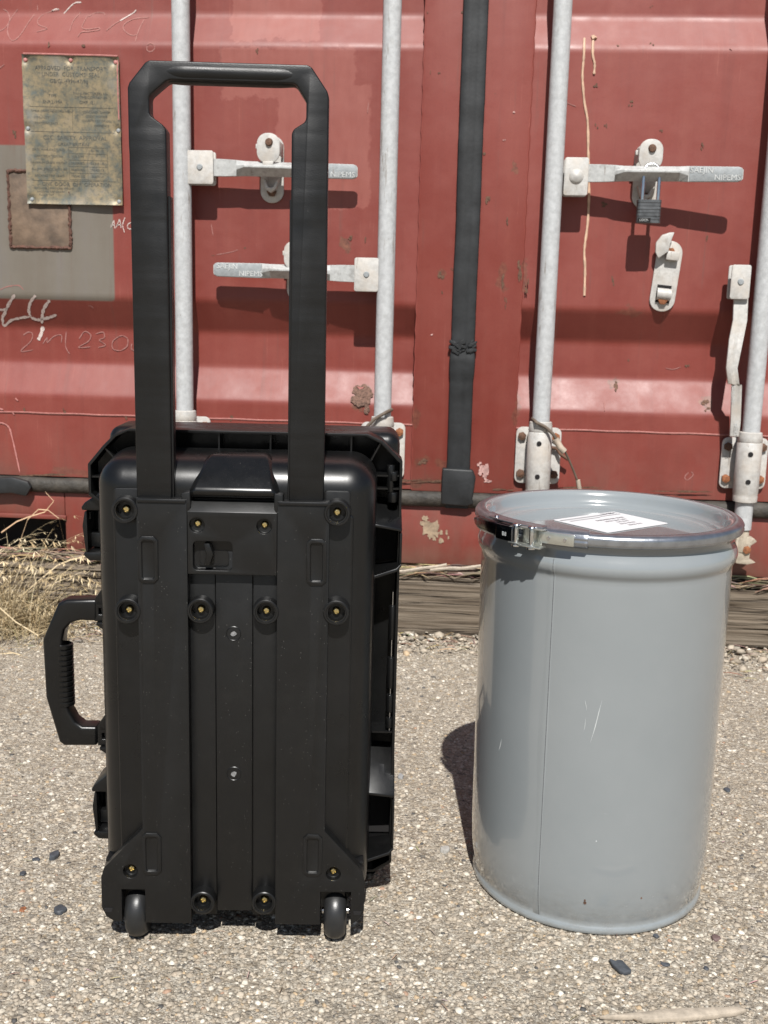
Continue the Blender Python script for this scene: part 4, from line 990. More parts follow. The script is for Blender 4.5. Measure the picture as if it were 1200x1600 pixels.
# ================================================================== PADLOCK, CABLES
pc = at(1013, 331, CY-0.075)
pad = empty('padlock', (pc.x, pc.y, pc.z-0.03)); tag(pad, 'dark laminated steel padlock hanging from the handle catch above the swung-open catch', 'padlock')
pb = MB()
for k in range(7):
    z = pc.z-0.028+k*0.008; e = 0.0 if k % 2 == 0 else -0.0003
    pb.prism(rrect(pc.x-0.029-e, pc.x+0.029+e, pc.y-0.014-e, pc.y+0.014+e, 0.008), z+0.0002, z+0.0078, 'z')
pb.build('lock_body', M['lock'], pad, 0.0008, 1, world=True)
pb = MB(); pb.box(pc.x-0.026, pc.x+0.004, pc.y-0.0158, pc.y-0.0152, pc.z-0.026, pc.z-0.016); pb.build('lock_tag', M['hole'], pad, world=True)
pb = MB(); top = at(1018, 256, CY-0.075).z; w = 0.019
sh = [(pc.x+0.002-w, pc.y, pc.z+0.024)] + [(pc.x+0.002-w, pc.y, top-w)] + [(pc.x+0.002+w*math.cos(a), pc.y+0.006*math.sin(a), top-w+w*math.sin(a)) for a in [math.pi*(1-i/12) for i in range(1, 12)]] + [(pc.x+0.002+w, pc.y, top-w), (pc.x+0.002+w, pc.y, pc.z+0.024)]
pb.tube(sh, 0.0045, 12); pb.build('shackle', M['shackle'], pad, world=True)
text_mesh([('LOCK', -0.012, 0, 0.008, 'CENTER')], lambda u, v: Vector((pc.x+u, pc.y-0.0164, pc.z-0.021+v)), 'lock_lettering', M['letters'], pad)

def cable(name, segs, lab):
    root = empty(name, segs[0][0][0]); tag(root, lab, 'cable', 'old cable ties looped over the lock rods')
    for pts, r, mt, nm in segs:
        mb = MB(); fine = []
        for k in range(len(pts)-1):
            for i in range(5): fine.append(Vector(pts[k]).lerp(Vector(pts[k+1]), i/5))
        fine.append(Vector(pts[-1])); mb.tube(fine, r, 8); mb.build(nm, mt, root, world=True, sharp=60)
yf = RY-RR-0.014
cable('cable_tie', [([at(832, 654, RY), at(838, 660, yf), at(852, 667, yf), at(864, 678, yf), at(872, 690, yf)], .0042, M['wire'], 'cable'),
                    ([at(868, 686, yf), at(876, 700, yf), at(882, 706, yf)], .0085, M['wiretag'], 'sleeve'),
                    ([at(881, 702, yf), at(888, 716, yf+.01), at(896, 735, yf+.02), at(904, 756, yf+.03)], .0028, M['wire'], 'tail'),
                    ([at(861, 699, CY-0.022), at(870, 701, CY-0.025), at(876, 710, CY-0.03), at(888, 718, CY-0.03)], .0045, M['rust'], 'loop'),
                    ([at(903, 750, yf+.028), at(906, 768, yf+.03)], .006, M['wiretag'], 'crimp')], 'frayed brown cable with a pale crimp looped over the rod above the drum')
cable('cable_tie', [([at(612, 640, RY), at(602, 645, yf), at(585, 655, yf), at(574, 666, yf), at(570, 676, yf)], .0046, M['wire'], 'cable'),
                    ([at(576, 668, yf), at(590, 672, yf), at(612, 670, RY)], .0022, M['wire'], 'tail')], 'bent brown cable hooked round the rod just behind the case corner')

# ================================================================== CASE
CO = Vector((-0.276, 1.262, 0)); CA = R_(5)
case = empty('rolling_case', CO, (0, 0, CA)); tag(case, 'tall black plastic rolling case standing upright with its pull handle extended', 'rolling case')
def cas(px, py, y):
    n_ = Vector((-math.sin(CA), math.cos(CA), 0)); d = ray(px, py); t = (y-(CAM-CO).dot(n_))/d.dot(n_); P = CAM+d*t-CO
    return (P.x*math.cos(CA)+P.y*math.sin(CA), P.z)
MC = M['case']; CH = M['channel']
# main shell, slightly tapered to the back (drafted)
sh_ = MB()
x0, x1, z0, z1 = -0.178, 0.186, 0.046, 0.668
y0, y1 = 0.020, 0.150
vs = []
for y, e in ((y0, 0.004), (y1, -0.002)):
    vs.append([sh_.b.verts.new(p) for p in ((x0+e, y, z0), (x1-e, y, z0), (x1-e, y, z1-e*1.5), (x0+e, y, z1-e*1.5))])
A, B = vs
sh_.b.faces.new(A[::-1]); sh_.b.faces.new(B)
for i in range(4): sh_.b.faces.new((A[i], A[(i+1) % 4], B[(i+1) % 4], B[i]))
sh_.build('case_shell', MC, case, 0.036, 9, sharp=50)
# long shallow panel under the channels (bosses stand on it)
pn = MB(); pn.prism(rrect(-0.150, 0.156, 0.05, 0.600, 0.006), 0.0175, 0.022); pn.build('back_panel', MC, case, 0.0025, 3)
# raised hood above the release block
hd = MB()
hx0, hx1 = -0.054, 0.060
rows = []
for (y, z, xl, xr) in ((0.019, 0.6175, -0.052, 0.061), (0.006, 0.6215, -0.0505, 0.0595), (0.0012, 0.6280, -0.049, 0.058), (0.0030, 0.6330, -0.0485, 0.0575), (0.040, 0.6650, -0.036, 0.0485), (0.050, 0.6695, -0.033, 0.0455), (0.078, 0.6695, -0.030, 0.0425)):
    rows.append([hd.b.verts.new(p) for p in ((xl-0.007, y+0.022, z-0.016), (xl-0.0035, y+0.006, z-0.005), (xl+0.004, y, z), (xr-0.004, y, z), (xr+0.0035, y+0.006, z-0.005), (xr+0.007, y+0.022, z-0.016))])
for P_, Q_ in zip(rows, rows[1:]):
    for j in range(5): hd.b.faces.new((P_[j], P_[j+1], Q_[j+1], Q_[j]))
hd.b.faces.new(rows[0]); 
hdo = hd.build('top_hood', M['hatch'], case, 0.003, 3, sharp=50, ang=18)
# centre spine strips
MB().box(-0.0195, 0.0275, 0.0115, 0.017, 0.047, 0.55).build('centre_strip', CH, case, 0.001, 2)
for xa, xb in ((-0.0525, -0.0205), (0.0285, 0.0595)):
    MB().box(xa, xb, 0.0135, 0.0172, 0.040, 0.55).build('side_strip', CH, case, 0.001, 2)
# sprue marks
for (u, v, r) in ((0.0035, 0.441, .0045), (0.0035, 0.247, .0045)):
    k = MB(); k.prism([(u+r*random.uniform(.6, 1)*math.cos(a), v+r*random.uniform(.6, 1)*math.sin(a)) for a in [i*0.6981 for i in range(9)]], 0.0105, 0.0120); k.build('sprue_mark', M['mould'], case)
    k = MB(); k.lathe([(0.0085, 0), (0.0092, -0.0006), (0.010, 0)], (u, 0.0115, v), 'y', 32); k.build('sprue_ring', CH, case)

def slot_poly(cx, cz, w, h, c): return [(cx-w+c, cz-h), (cx+w-c, cz-h), (cx+w, cz-h+c), (cx+w, cz+h-c), (cx+w-c, cz+h), (cx-w+c, cz+h), (cx-w, cz+h-c), (cx-w, cz-h+c)]
BADGE = {-1: [(-0.103, 0.540), (-0.105, 0.136)], 1: [(0.110, 0.541), (0.110, 0.137)]}
for s in (-1, 1):
    # channel housing with the foot that carries the wheel
    if s < 0: xi, xo, xfo, zc_ = -0.0535, -0.1165, -0.1735, .0
    else: xi, xo, xfo, zc_ = 0.0600, 0.1255, 0.1805, .0
    dx = lambda v: v if s > 0 else v
    poly = [(xi, 0.0345), (xi, 0.6185), (xo, 0.6195), (xo, 0.172), (xfo+s*-0.004, 0.114), (xfo, 0.100), (xfo, 0.056), (xfo-s*0.006, 0.043), (xfo-s*0.016, 0.036)]
    wx0, wx1 = (-0.1465, -0.1150) if s < 0 else (0.1210, 0.1625)
    wi, we = (wx1, wx0) if s < 0 else (wx0, wx1)
    poly += [(we, 0.036), (we, 0.0835), (wi, 0.0835), (wi, 0.0345)]
    hb = MB(); hb.prism(poly, 0.0, 0.0185)
    for (bx, bz) in ():
        pass
    lw = (0.1085+0) if s > 0 else 0
    c1 = MB(); cx_ = -0.134 if s < 0 else 0.138; c1.cyl((cx_, -0.01, 0.110), (cx_, 0.010, 0.110), 0.0100, 28); hb.cut.append(c1)
    # rounded cut-outs of the badges
    for (bx, bz) in BADGE[s]:
        c2 = MB(); c2.prism(slot_poly(bx, bz, 0.0075, 0.0245, 0.002), -0.01, 0.0012); hb.cut.append(c2)
    ho = hb.build('handle_channel', CH, case, 0.0018, 3)
    # side walls of the foot around the wheel
    ft = MB()
    ft.box(min(wi, wi+(-s)*0.006), max(wi, wi+(-s)*0.006), 0.019, 0.075, 0.0355, 0.16)
    ft.box(min(we, xfo-s*0.001), max(we, xfo-s*0.001), 0.019, 0.072, 0.042, 0.11)
    ft.box(min(wi, xfo), max(wi, xfo), 0.072, 0.078, 0.045, 0.14)
    ft.box(min(wi, xfo-s*.002), max(wi, xfo-s*.002), 0.019, 0.072, 0.1115, 0.118)
    ft.build('wheel_housing', CH, case, 0.0015, 2)
    nt = MB(); xx_ = xfo-s*0.009; nt.prism([(xx_-0.006, 0.056), (xx_+0.006, 0.056), (xx_+0.004, 0.050), (xx_-0.004, 0.050)], -0.0006, 0.0006); nt.build('foot_notch', M['hole'], ho)
    # channel lip at the top with flared wing
    lp_ = MB(); lp_.box(min(xi, xo)+0.001, max(xi, xo)-0.001, -0.0022, 0.004, 0.6135, 0.6190); lp_.build('channel_lip', CH, ho, 0.0016, 2)
    wg = MB(); xw = xi; wg.prism([(xw-s*0.001, 0.598), (xw+s*0.007, 0.603), (xw+s*0.007, 0.6265), (xw-s*0.004, 0.6285), (xw-s*0.0045, 0.610)][::1], 0.001, 0.026); wg.build('channel_wing', CH, ho, 0.0015, 2)
    for (bx, bz) in BADGE[s]:
        bgm = MB(); bgm.prism(slot_poly(bx, bz, 0.0128, 0.0305, 0.0055), -0.0018, 0.0008)
        c3 = MB(); c3.prism(slot_poly(bx, bz, 0.0078, 0.0248, 0.0022), -0.01, 0.01); bgm.cut.append(c3)
        bgm.build('badge_frame', CH, ho, 0.0007, 2)
    # wheel
    wx = (wx0+wx1)/2+(0.001 if s < 0 else -0.0005); wr = 0.0375; wy = 0.0315
    wh = MB(); hw = 0.0152
    pr = [(0.012, -hw), (wr-0.014, -hw-0.0005), (wr-0.006, -hw*0.88), (wr-0.002, -hw*0.6), (wr, -hw*0.25), (wr, hw*0.25), (wr-0.002, hw*0.6), (wr-0.006, hw*0.88), (wr-0.014, hw+0.0005), (0.012, hw)]
    wh.lathe(pr, (wx, wy, wr), 'x', 48); who = wh.build('wheel', M['tyre'], case, sharp=70)
    hb2 = MB(); hb2.cyl((wx-0.0185, wy, wr), (wx+0.0185, wy, wr), 0.0045, 16); hb2.cyl((wx-0.0145, wy, wr), (wx+0.0145, wy, wr), 0.012, 20); hb2.build('axle', M['chrome'], who)

def screw(c, parent, r=0.0052, depth=0.0):
    m_ = MB(); m_.lathe([(0.00005, -0.0034), (r*0.6, -0.0029), (r*0.92, -0.0014), (r, 0.0), (r, 0.001)], c, 'y', 24)
    for a in (0, 90):
        k = MB(); T = Matrix.Translation((c[0], c[1]-0.003, c[2])) @ Matrix.Rotation(R_(a+20), 4, 'Y'); k.box(-r*0.62, r*0.62, -0.002, 0.0012, -0.0009, 0.0009, T); m_.cut.append(k)
    return m_.build('screw', M['brass'], parent, sharp=40)
for cx_ in (-0.134, 0.138): screw((cx_, 0.0095, 0.110), case)
# screw bosses
for (bx, bz, pad_) in ((-0.131, 0.603, 1), (0.135, 0.605, 1), (-0.130, 0.472, 0), (-0.038, 0.474, 0), (0.046, 0.474, 0), (0.136, 0.475, 0), (-0.038, 0.065, 0), (0.045, 0.066, 0)):
    bb = MB(); R1, R2 = 0.0165, 0.0112
    bb.lathe([(R1+0.0012, 0.0185), (R1, 0.0002), (R1-0.001, -0.0008), (R2+0.0022, -0.0008), (R2+0.0016, 0.0006), (R2+0.0004, 0.0008), (R2, 0.0020), (R2-0.0006, 0.0125), (0.0001, 0.0125)], (bx, -0.001, bz), 'y', 40)
    bo = bb.build('screw_boss', CH, case, sharp=30)
    screw((bx, 0.0095, bz), bo)
    if pad_:
        pd = MB(); sgn = -1 if bx < 0 else 1; pd.prism(rrect(bx-0.0165, bx+0.0165, bz-0.01, bz+0.026, 0.004), 0.0125, 0.0178); pd.build('boss_pad', CH, bo, 0.0012, 2)
# release block
rb_ = MB()
rb_.prism([(0.0002, 0.5225), (0.0002, 0.6030), (0.0135, 0.6160), (0.0165, 0.6160), (0.0165, 0.5225)], -0.0530, 0.0595, 'x')
xs0, zs0_ = -0.0465, 0.5275; xs1, zs1_ = 0.0035, 0.5655
c_ = MB(); c_.prism(rrect(xs0, xs1, zs0_, zs1_, 0.006), -0.02, 0.0125); rb_.cut.append(c_)
for cx_ in (-0.041, 0.0435):
    c_ = MB(); c_.cyl((cx_, -0.02, 0.5860), (cx_, 0.009, 0.5860), 0.0098, 28); rb_.cut.append(c_)
rbo = rb_.build('release_block', CH, case, 0.0016, 3)
for cx_ in (-0.041, 0.0435): screw((cx_, 0.0085, 0.587), rbo, 0.0048)
k = MB(); k.prism(rrect(-0.0405, -0.0025, 0.532, 0.551, 0.004), 0.0095, 0.0122)
kc = MB(); kc.prism(rrect(-0.0392, -0.0038, 0.5333, 0.56, 0.003), 0.0, 0.0111); k.cut.append(kc); k.build('slot_tray', CH, rbo)
k = MB(); k.prism([(-0.0325, 0.5625), (-0.0255, 0.5625), (-0.0205, 0.549), (-0.0255, 0.5340), (-0.0325, 0.5340), (-0.0295, 0.5485)], -0.0008, 0.0122); k.build('release_lever', M['gripblack'], rbo, 0.001, 2)

# ---- rim around the shell: a deep ribbed flange
OUT = [(-0.150, 0.6925), (0.172, 0.6925), (0.193, 0.683), (0.2205, 0.656), (0.2205, 0.060), (0.195, 0.045), (-0.180, 0.045), (-0.1935, 0.060), (-0.1935, 0.590), (-0.2075, 0.600), (-0.2075, 0.643), (-0.186, 0.669), (-0.170, 0.685)]
INN = [(-0.152, 0.6885), (0.170, 0.6885), (0.190, 0.6795), (0.2165, 0.653), (0.2165, 0.064), (0.193, 0.049), (-0.178, 0.049), (-0.1895, 0.062), (-0.1895, 0.592), (-0.2035, 0.603), (-0.2035, 0.641), (-0.183, 0.666), (-0.168, 0.681)]
rim = MB(); rim.prism(OUT, 0.120, 0.166); c_ = MB(); c_.prism(INN, 0.10, 0.158); rim.cut.append(c_)
rimo = rim.build('rim', MC, case, 0.0012, 2)
def rib(ax, az, bx, bz, t=0.0011, y0_=0.124, y1_=0.159):
    rbm = MB()
    d = Vector((bx-ax, bz-az)); d.normalize(); n_ = Vector((-d.y, d.x))*t
    rbm.prism([(ax-n_.x, az-n_.y), (bx-n_.x, bz-n_.y), (bx+n_.x, bz+n_.y), (ax+n_.x, az+n_.y)], y0_, y1_); rbm.build('rim_rib', MC, case)
rib(-0.140, 0.664, -0.140, 0.690); rib(-0.172, 0.651, -0.184, 0.664); rib(-0.176, 0.625, -0.204, 0.625); rib(0.150, 0.664, 0.150, 0.690); rib(0.176, 0.653, 0.190, 0.680)
rib(0.182, 0.635, 0.218, 0.635); rib(0.182, 0.617, 0.218, 0.617); rib(0.187, 0.262, 0.218, 0.262); rib(-0.03, 0.664, -0.03, 0.690); rib(0.04, 0.664, 0.04, 0.690)
# lid half behind
ld = MB(); ld.box(-0.192, 0.2185, 0.167, 0.265, 0.046, 0.690); ld.build('lid', MC, case, 0.018, 5, sharp=50)
for sx in (-0.15, 0.17): MB().box(sx-0.03, sx+0.03, 0.19, 0.255, 0.0, 0.047).build('standing_foot', MC, case, 0.004, 2)
# hinge side: barrels and pins
for (za, zb2, xh, r) in ((0.612, 0.650, 0.205, .0055), (0.374, 0.328, 0.2125, .0058), (0.318, 0.292, 0.2125, .0058), (0.283, 0.268, 0.2125, .0058), (0.628, 0.641, 0.2085, .007), (0.598, 0.612, 0.2085, .007), (0.45, 0.40, .2125, .0050)):
    hb3 = MB(); hb3.cyl((xh, 0.128, za), (xh, 0.128, zb2), r, 18); hb3.build('hinge_barrel', MC, case, 0.001, 2)
k = MB(); k.cyl((0.2125, 0.128, 0.26), (0.2125, 0.128, 0.47), 0.0016, 10); k.build('hinge_pin', M['chrome'], case); k = MB(); k.cyl((0.2085, 0.128, 0.60), (0.2085, 0.128, 0.65), 0.0016, 10); k.build('hinge_pin', M['chrome'], case)
# two hooded corner brackets on the hinge side
for (zt_, zb2, nm) in ((0.600, 0.505, 1), (0.236, 0.085, 2)):
    br = MB(); drop = 0.030 if nm == 1 else 0.055
    # sloping hood plate
    xa, xb = 0.1825, 0.2215
    P8 = [(xa, 0.156, zt_), (xb, 0.156, zt_-0.004), (xb, 0.098, zt_-drop-0.004), (xa, 0.090, zt_-drop+0.004)]
    top_ = [br.b.verts.new(p) for p in P8]; bot_ = [br.b.verts.new((p[0], p[1], p[2]-0.004)) for p in P8]
    br.b.faces.new(top_); br.b.faces.new(bot_[::-1])
    for i in range(4): br.b.faces.new((top_[i], bot_[i], bot_[(i+1) % 4], top_[(i+1) % 4]))
    br.box(xb-0.003, xb+0.0005, 0.098, 0.158, zb2+0.008, zt_-drop-0.010)
    P8 = [(xa, 0.150, zb2-0.004), (xb, 0.150, zb2+0.002), (xb+0.0005, 0.094, zb2+0.010), (xb-0.006, 0.092, zb2+0.002), (xa, 0.088, zb2-0.008)]
    top_ = [br.b.verts.new((p[0], p[1], p[2]+0.004)) for p in P8]; bot_ = [br.b.verts.new(p) for p in P8]
    br.b.faces.new(top_); br.b.faces.new(bot_[::-1])
    for i in range(5): br.b.faces.new((top_[i], bot_[i], bot_[(i+1) % 5], top_[(i+1) % 5]))
    br.build('corner_bracket', MC, case, 0.0012, 2)
    MB().box(xa, xb-0.003, 0.1545, 0.157, zb2+0.006, zt_-0.012).build('bracket_shade', M['hole'], case)  # near-black sheet paints the shade inside the hooded opening
# ---- latches on the left
for (zt_, zb2, xo_) in ((0.594, 0.515, -0.2195), (0.178, 0.096, -0.2170)):
    lt = MB()
    lt.prism([(-0.186, zt_+0.006), (-0.192, zt_+0.012), (-0.2005, zt_+0.004), (xo_+0.004, zt_-0.006), (xo_-0.001, zt_-0.013), (xo_, zt_-0.017), (-0.186, zt_-0.017)], 0.128, 0.185)
    lo = lt.build('latch', MC, case, 0.0018, 2); lt = MB(); lt.box(xo_+0.004, -0.186, 0.168, 0.183, zb2-0.002, zt_-0.016); lt.prism([(-0.186, zb2+0.003), (xo_+0.002, zb2+0.003), (xo_, zb2-0.001), (xo_+0.008, zb2-0.009), (-0.186, zb2-0.009)], 0.128, 0.185)
    lt.build('latch_base', MC, lo, 0.0018, 2)
    l2 = MB(); l2.prism([(xo_+0.003, zt_-0.019), (xo_-0.0005, (zt_+zb2)/2), (xo_+0.003, zb2+0.004), (xo_+0.007, zb2+0.004), (xo_+0.006, zt_-0.019)], 0.130, 0.183); l2.build('latch_lever', M['gripblack'], lo, 0.001, 2)
    l3 = MB(); l3.box(-0.219, -0.19, 0.150, 0.183, zb2+0.006, zb2+0.026); l3.build('latch_block', MC, lo, 0.001, 2)
    l3 = MB(); l3.box(-0.200, -0.196, 0.140, 0.150, zb2+0.03, zt_-0.02); l3.box(-0.2165, -0.215, 0.138, 0.142, zb2+0.045, zb2+0.055); l3.box(-0.2115, -0.2105, 0.138, 0.142, zb2+0.048, zb2+0.058); l3.build('latch_spring', M['chrome'] if False else MC, lo)
# ---- carry handle on the left
HY0, HY1 = 0.142, 0.172
Po = [cas(x, y, HY0) for x, y in ((152, 937), (103, 938), (90, 944), (66, 1000), (71, 1090), (92, 1160), (100, 1166), (152, 1166))]
Pi = [cas(x, y, HY0) for x, y in ((152, 1136), (128, 1136), (117, 1128), (108, 1112), (103, 1096), (97, 1000), (100, 985), (110, 974), (125, 970), (152, 971))]
chm = MB(); chm.prism(Po+Pi, HY0, HY1); cho = chm.build('carry_handle', M['gripblack'], case, 0.005, 4, sharp=50, ang=40)
gz1, gz0 = 0.378, 0.284; gm = MB(); prf = []
ng = 12
for i in range(ng):
    za = gz0+(gz1-gz0)*i/ng; zb3 = gz0+(gz1-gz0)*(i+1)/ng
    prf += [(0.0108, za), (0.0128, za+0.0012), (0.0131, zb3-0.0016), (0.0108, zb3-0.0003)]
gA = cas(98, 1000, HY0); gB = cas(103, 1096, HY0)
gm.lathe(prf, (0, 0, 0), 'z', 28)
gcx = (gA[0]+gB[0])/2+0.001
gm.b.transform(Matrix.Translation((gcx-0.0035, (HY0+HY1)/2-0.0035, 0)) @ Matrix.Rotation(0, 4, 'Y')); gm.build('grip_ridges', M['gripblack'], cho, sharp=30)
for k_, zc2 in enumerate((cas(155, 955, HY0)[1], cas(155, 1150, HY0)[1])):
    hk_ = MB(); hk_.box(-0.2105, -0.186, HY0+0.001, HY1+0.01, zc2-0.0155, zc2+0.0155)
    c_ = MB(); c_.box(-0.204, -0.180, HY0-0.01, HY0+0.012, zc2-0.0055, zc2+0.004); hk_.cut.append(c_); hk_.build('handle_clevis', MC, case, 0.0012, 2)
    mt_ = MB(); sg = 1
    zz = zc2+0.0165
    mt_.prism([(-0.186, zz+0.030), (-0.190, zz+0.028), (-0.207, zz+0.004), (-0.207, zz-0.002), (-0.186, zz-0.002)], HY0-0.004, HY1+0.02)
    zz = zc2-0.0165
    mt_.prism([(-0.186, zz-0.012), (-0.197, zz-0.010), (-0.207, zz-0.003), (-0.207, zz+0.0005), (-0.186, zz+0.0005)], HY0-0.004, HY1+0.02)
    mt_.build('handle_mount', MC, case, 0.0012, 2)
# ---- telescopic pull handle
U = [(-0.1175, 0.58), (-0.1185, 1.030), (-0.1190, 1.0450), (-0.1190, 1.1060), (-0.1170, 1.1115), (-0.0980, 1.1345), (-0.0930, 1.1370), (0.0915, 1.1370), (0.0965, 1.1345), (0.1150, 1.1085), (0.1168, 1.1030), (0.1175, 0.58),
     (0.0735, 0.58), (0.0735, 1.0600), (0.0760, 1.0650), (0.0885, 1.0730), (0.0905, 1.0770), (0.0905, 1.0960), (0.0890, 1.0990), (0.0790, 1.1140), (0.0750, 1.1160), (-0.0690, 1.1160), (-0.0740, 1.1145), (-0.0925, 1.0990), (-0.0940, 1.0955), (-0.0940, 1.0790), (-0.0920, 1.0750), (-0.0790, 1.0660), (-0.0745, 1.0600), (-0.0735, 0.58)]
ph_ = MB(); ph_.prism(U, 0.0085, 0.0340)
pho = ph_.build('pull_handle', M['pull'], case, 0.0028, 3, sharp=45, ang=20)
gp = MB(); n_ = 40; rows = []
for i in range(n_+1):
    t = i/n_; x = -0.078+0.158*t; k = min(1, min(t, 1-t)/0.16); k = k*k*(3-2*k)
    ry = 0.0125+0.003*k; rz = 0.0114+0.0012*k; cz_ = 1.1255
    rows.append([gp.b.verts.new((x, 0.0213+ry*math.cos(a), cz_+rz*math.sin(a))) for a in [j*2*math.pi/28 for j in range(28)]])
for P_, Q_ in zip(rows, rows[1:]):
    for j in range(28): gp.b.faces.new((P_[j], P_[(j+1) % 28], Q_[(j+1) % 28], Q_[j]))
gp.b.faces.new(rows[0]); gp.b.faces.new(rows[-1][::-1]); gp.build('grip', M['pull'], pho, sharp=60)
for s in (-1, 1):
    xa = -0.0728 if s < 0 else 0.0730
    sk = MB(); sk.box(xa-0.0015, xa+0.0015, 0.014, 0.030, 0.60, 0.985); sk.build('inner_tube', M['hole'] if False else CH, pho, 0.0005, 1)

# ================================================================== DRUM
DC = Vector((0.2320, 1.515, 0.0))
drum = empty('steel_drum', DC, (0, R_(-0.2), 0)); tag(drum, 'grey enamelled open-head steel drum with a closed lid and clamp ring', 'drum')
bd = MB(); SEG = 160
prof = [(0.150, 0.010), (0.166, 0.006), (0.1695, 0.0025), (0.1725, 0.001), (0.1750, 0.004), (0.1752, 0.0085), (0.1728, 0.0120), (0.1715, 0.0140), (0.1735, 0.022), (0.1762, 0.036), (0.1785, 0.055), (0.1795, 0.09), (0.1800, 0.20), (0.1805, 0.35), (0.1812, 0.500), (0.1812, 0.508),
        (0.1810, 0.5135), (0.1818, 0.5170), (0.1840, 0.5205), (0.1858, 0.5240), (0.1868, 0.5285), (0.1869, 0.5325), (0.1858, 0.5370), (0.1836, 0.5420), (0.1818, 0.5460), (0.1805, 0.5500), (0.1795, 0.556), (0.183, 0.562)]
pf2 = []
for a, b in zip(prof, prof[1:]):
    n_ = max(1, int(abs(b[1]-a[1])/0.03)); 
    for i in range(n_): pf2.append((a[0]+(b[0]-a[0])*i/n_, a[1]+(b[1]-a[1])*i/n_))
pf2.append(prof[-1])
bd.lathe(pf2, (0, 0, 0), 'z', SEG)
for v_ in bd.b.verts:   # faint dents, as thin sheet has
    th = math.atan2(v_.co.y, v_.co.x); z = v_.co.z
    if 0.05 < z < 0.49:
        d_ = 0.0006*noise.noise(Vector((math.cos(th)*2.2, math.sin(th)*2.2, z*5)))*math.sin(math.pi*(z-0.05)/0.44)
        v_.co.x += d_*math.cos(th); v_.co.y += d_*math.sin(th)
dbo = bd.build('drum_body', M['drum'], drum, sharp=80)
# lid: recessed disc with a stepped wall
zr = 0.5700
ld_ = MB(); ld_.lathe([(0.0001, zr-0.0165), (0.090, zr-0.0162), (0.150, zr-0.0166), (0.1545, zr-0.0170), (0.1575, zr-0.0160), (0.1600, zr-0.0120), (0.1618, zr-0.0135), (0.1650, zr-0.0130), (0.1688, zr-0.0070), (0.1712, zr-0.0005), (0.1735, zr+0.0060), (0.1775, zr+0.0085), (0.183, zr+0.0085)], (0, 0, 0), 'z', SEG)
lid = ld_.build('drum_lid', M['lid'], drum, sharp=80)
# clamp ring
def ringprof(k=0.0):
    return [(0.1765-k, zr+0.0090+k*.5), (0.1800, zr+0.0105+k), (0.1868, zr+0.0098+k), (0.1915+k, zr+0.0068+k*.5), (0.1938+k, zr+0.0025), (0.1930+k, zr+0.0000), (0.1940+k, zr-0.0030), (0.1925+k, zr-0.0070-k*.4), (0.1880, zr-0.0098-k), (0.1835, zr-0.0100-k), (0.1800, zr-0.0075), (0.1795, zr+0.004)]
rg = MB(); rg.lathe(ringprof(-0.0012), (0, 0, 0), 'z', SEG, closed=True); ring = rg.build('clamp_ring', M['zinc'], drum, sharp=50)
A0 = R_(-90)
def arc(th0, th1, r0, r1, z0, z1, name, mat, par, bev=0.0008, seg=14):
    mb = MB(); mb.lathe([(r0, z0), (r1, z0), (r1, z1), (r0, z1)], (0, 0, 0), 'z', seg, A0+R_(th0), A0+R_(th1), closed=True)
    return mb.build(name, mat, par, bev, 2, sharp=40)
sl_ = MB(); sl_.lathe(ringprof(0.0016), (0, 0, 0), 'z', 30, A0+R_(-70), A0+R_(-15.0), closed=True); sl_.build('ring_sleeve', M['zinc'], ring, 0.0006, 2)
# lever latch (azimuth measured clockwise to the left of the front)
pl1 = arc(-33.5, -20.0, 0.1955, 0.1985, zr-0.0085, zr+0.0075, 'latch_plate', M['zincplate'], ring)
for th in (-30, -23.5):
    c = Vector((math.cos(A0+R_(th)), math.sin(A0+R_(th)), 0)); k = MB(); k.cyl(c*0.1982+Vector((0, 0, zr-0.0005)), c*0.1996+Vector((0, 0, zr-0.0005)), 0.0026, 16); k.cyl(c*0.1990+Vector((0, 0, zr-0.0005)), c*0.2006+Vector((0, 0, zr-0.0005)), 0.0012, 12); k.build('latch_rivet', M['chrome'], pl1)
brk = arc(-41, -31.5, 0.1945, 0.2120, zr-0.0150, zr-0.0125, 'latch_bracket', M['zincplate'], ring)
arc(-41, -31.5, 0.1945, 0.2080, zr+0.0090, zr+0.0112, 'bracket_top', M['zincplate'], brk)
arc(-42, -33, 0.1950, 0.1965, zr-0.0125, zr+0.009, 'bracket_web', M['zincplate'], brk)
for th, rr_ in ((-36.0, 0.2060), (-43.0, 0.2060)):
    c = Vector((math.cos(A0+R_(th)), math.sin(A0+R_(th)), 0))*rr_; k = MB()
    k.cyl(c+Vector((0, 0, zr-0.0150)), c+Vector((0, 0, zr+0.0125)), 0.0034, 18); k.cyl(c+Vector((0, 0, zr+0.0112)), c+Vector((0, 0, zr+0.0132)), 0.0060, 20, 0.0048); k.cyl(c+Vector((0, 0, zr-0.0175)), c+Vector((0, 0, zr-0.0150)), 0.0062, 20)
    k.build('pivot_pin', M['chrome'], brk, 0.0004, 2)
arc(-46, -40, 0.199, 0.2105, zr-0.0140, zr-0.0122, 'link_bottom', M['zincplate'], brk); arc(-46, -40, 0.199, 0.2090, zr+0.0072, zr+0.0088, 'link_top', M['zincplate'], brk)
lev = MB(); rows = []; n_ = 26
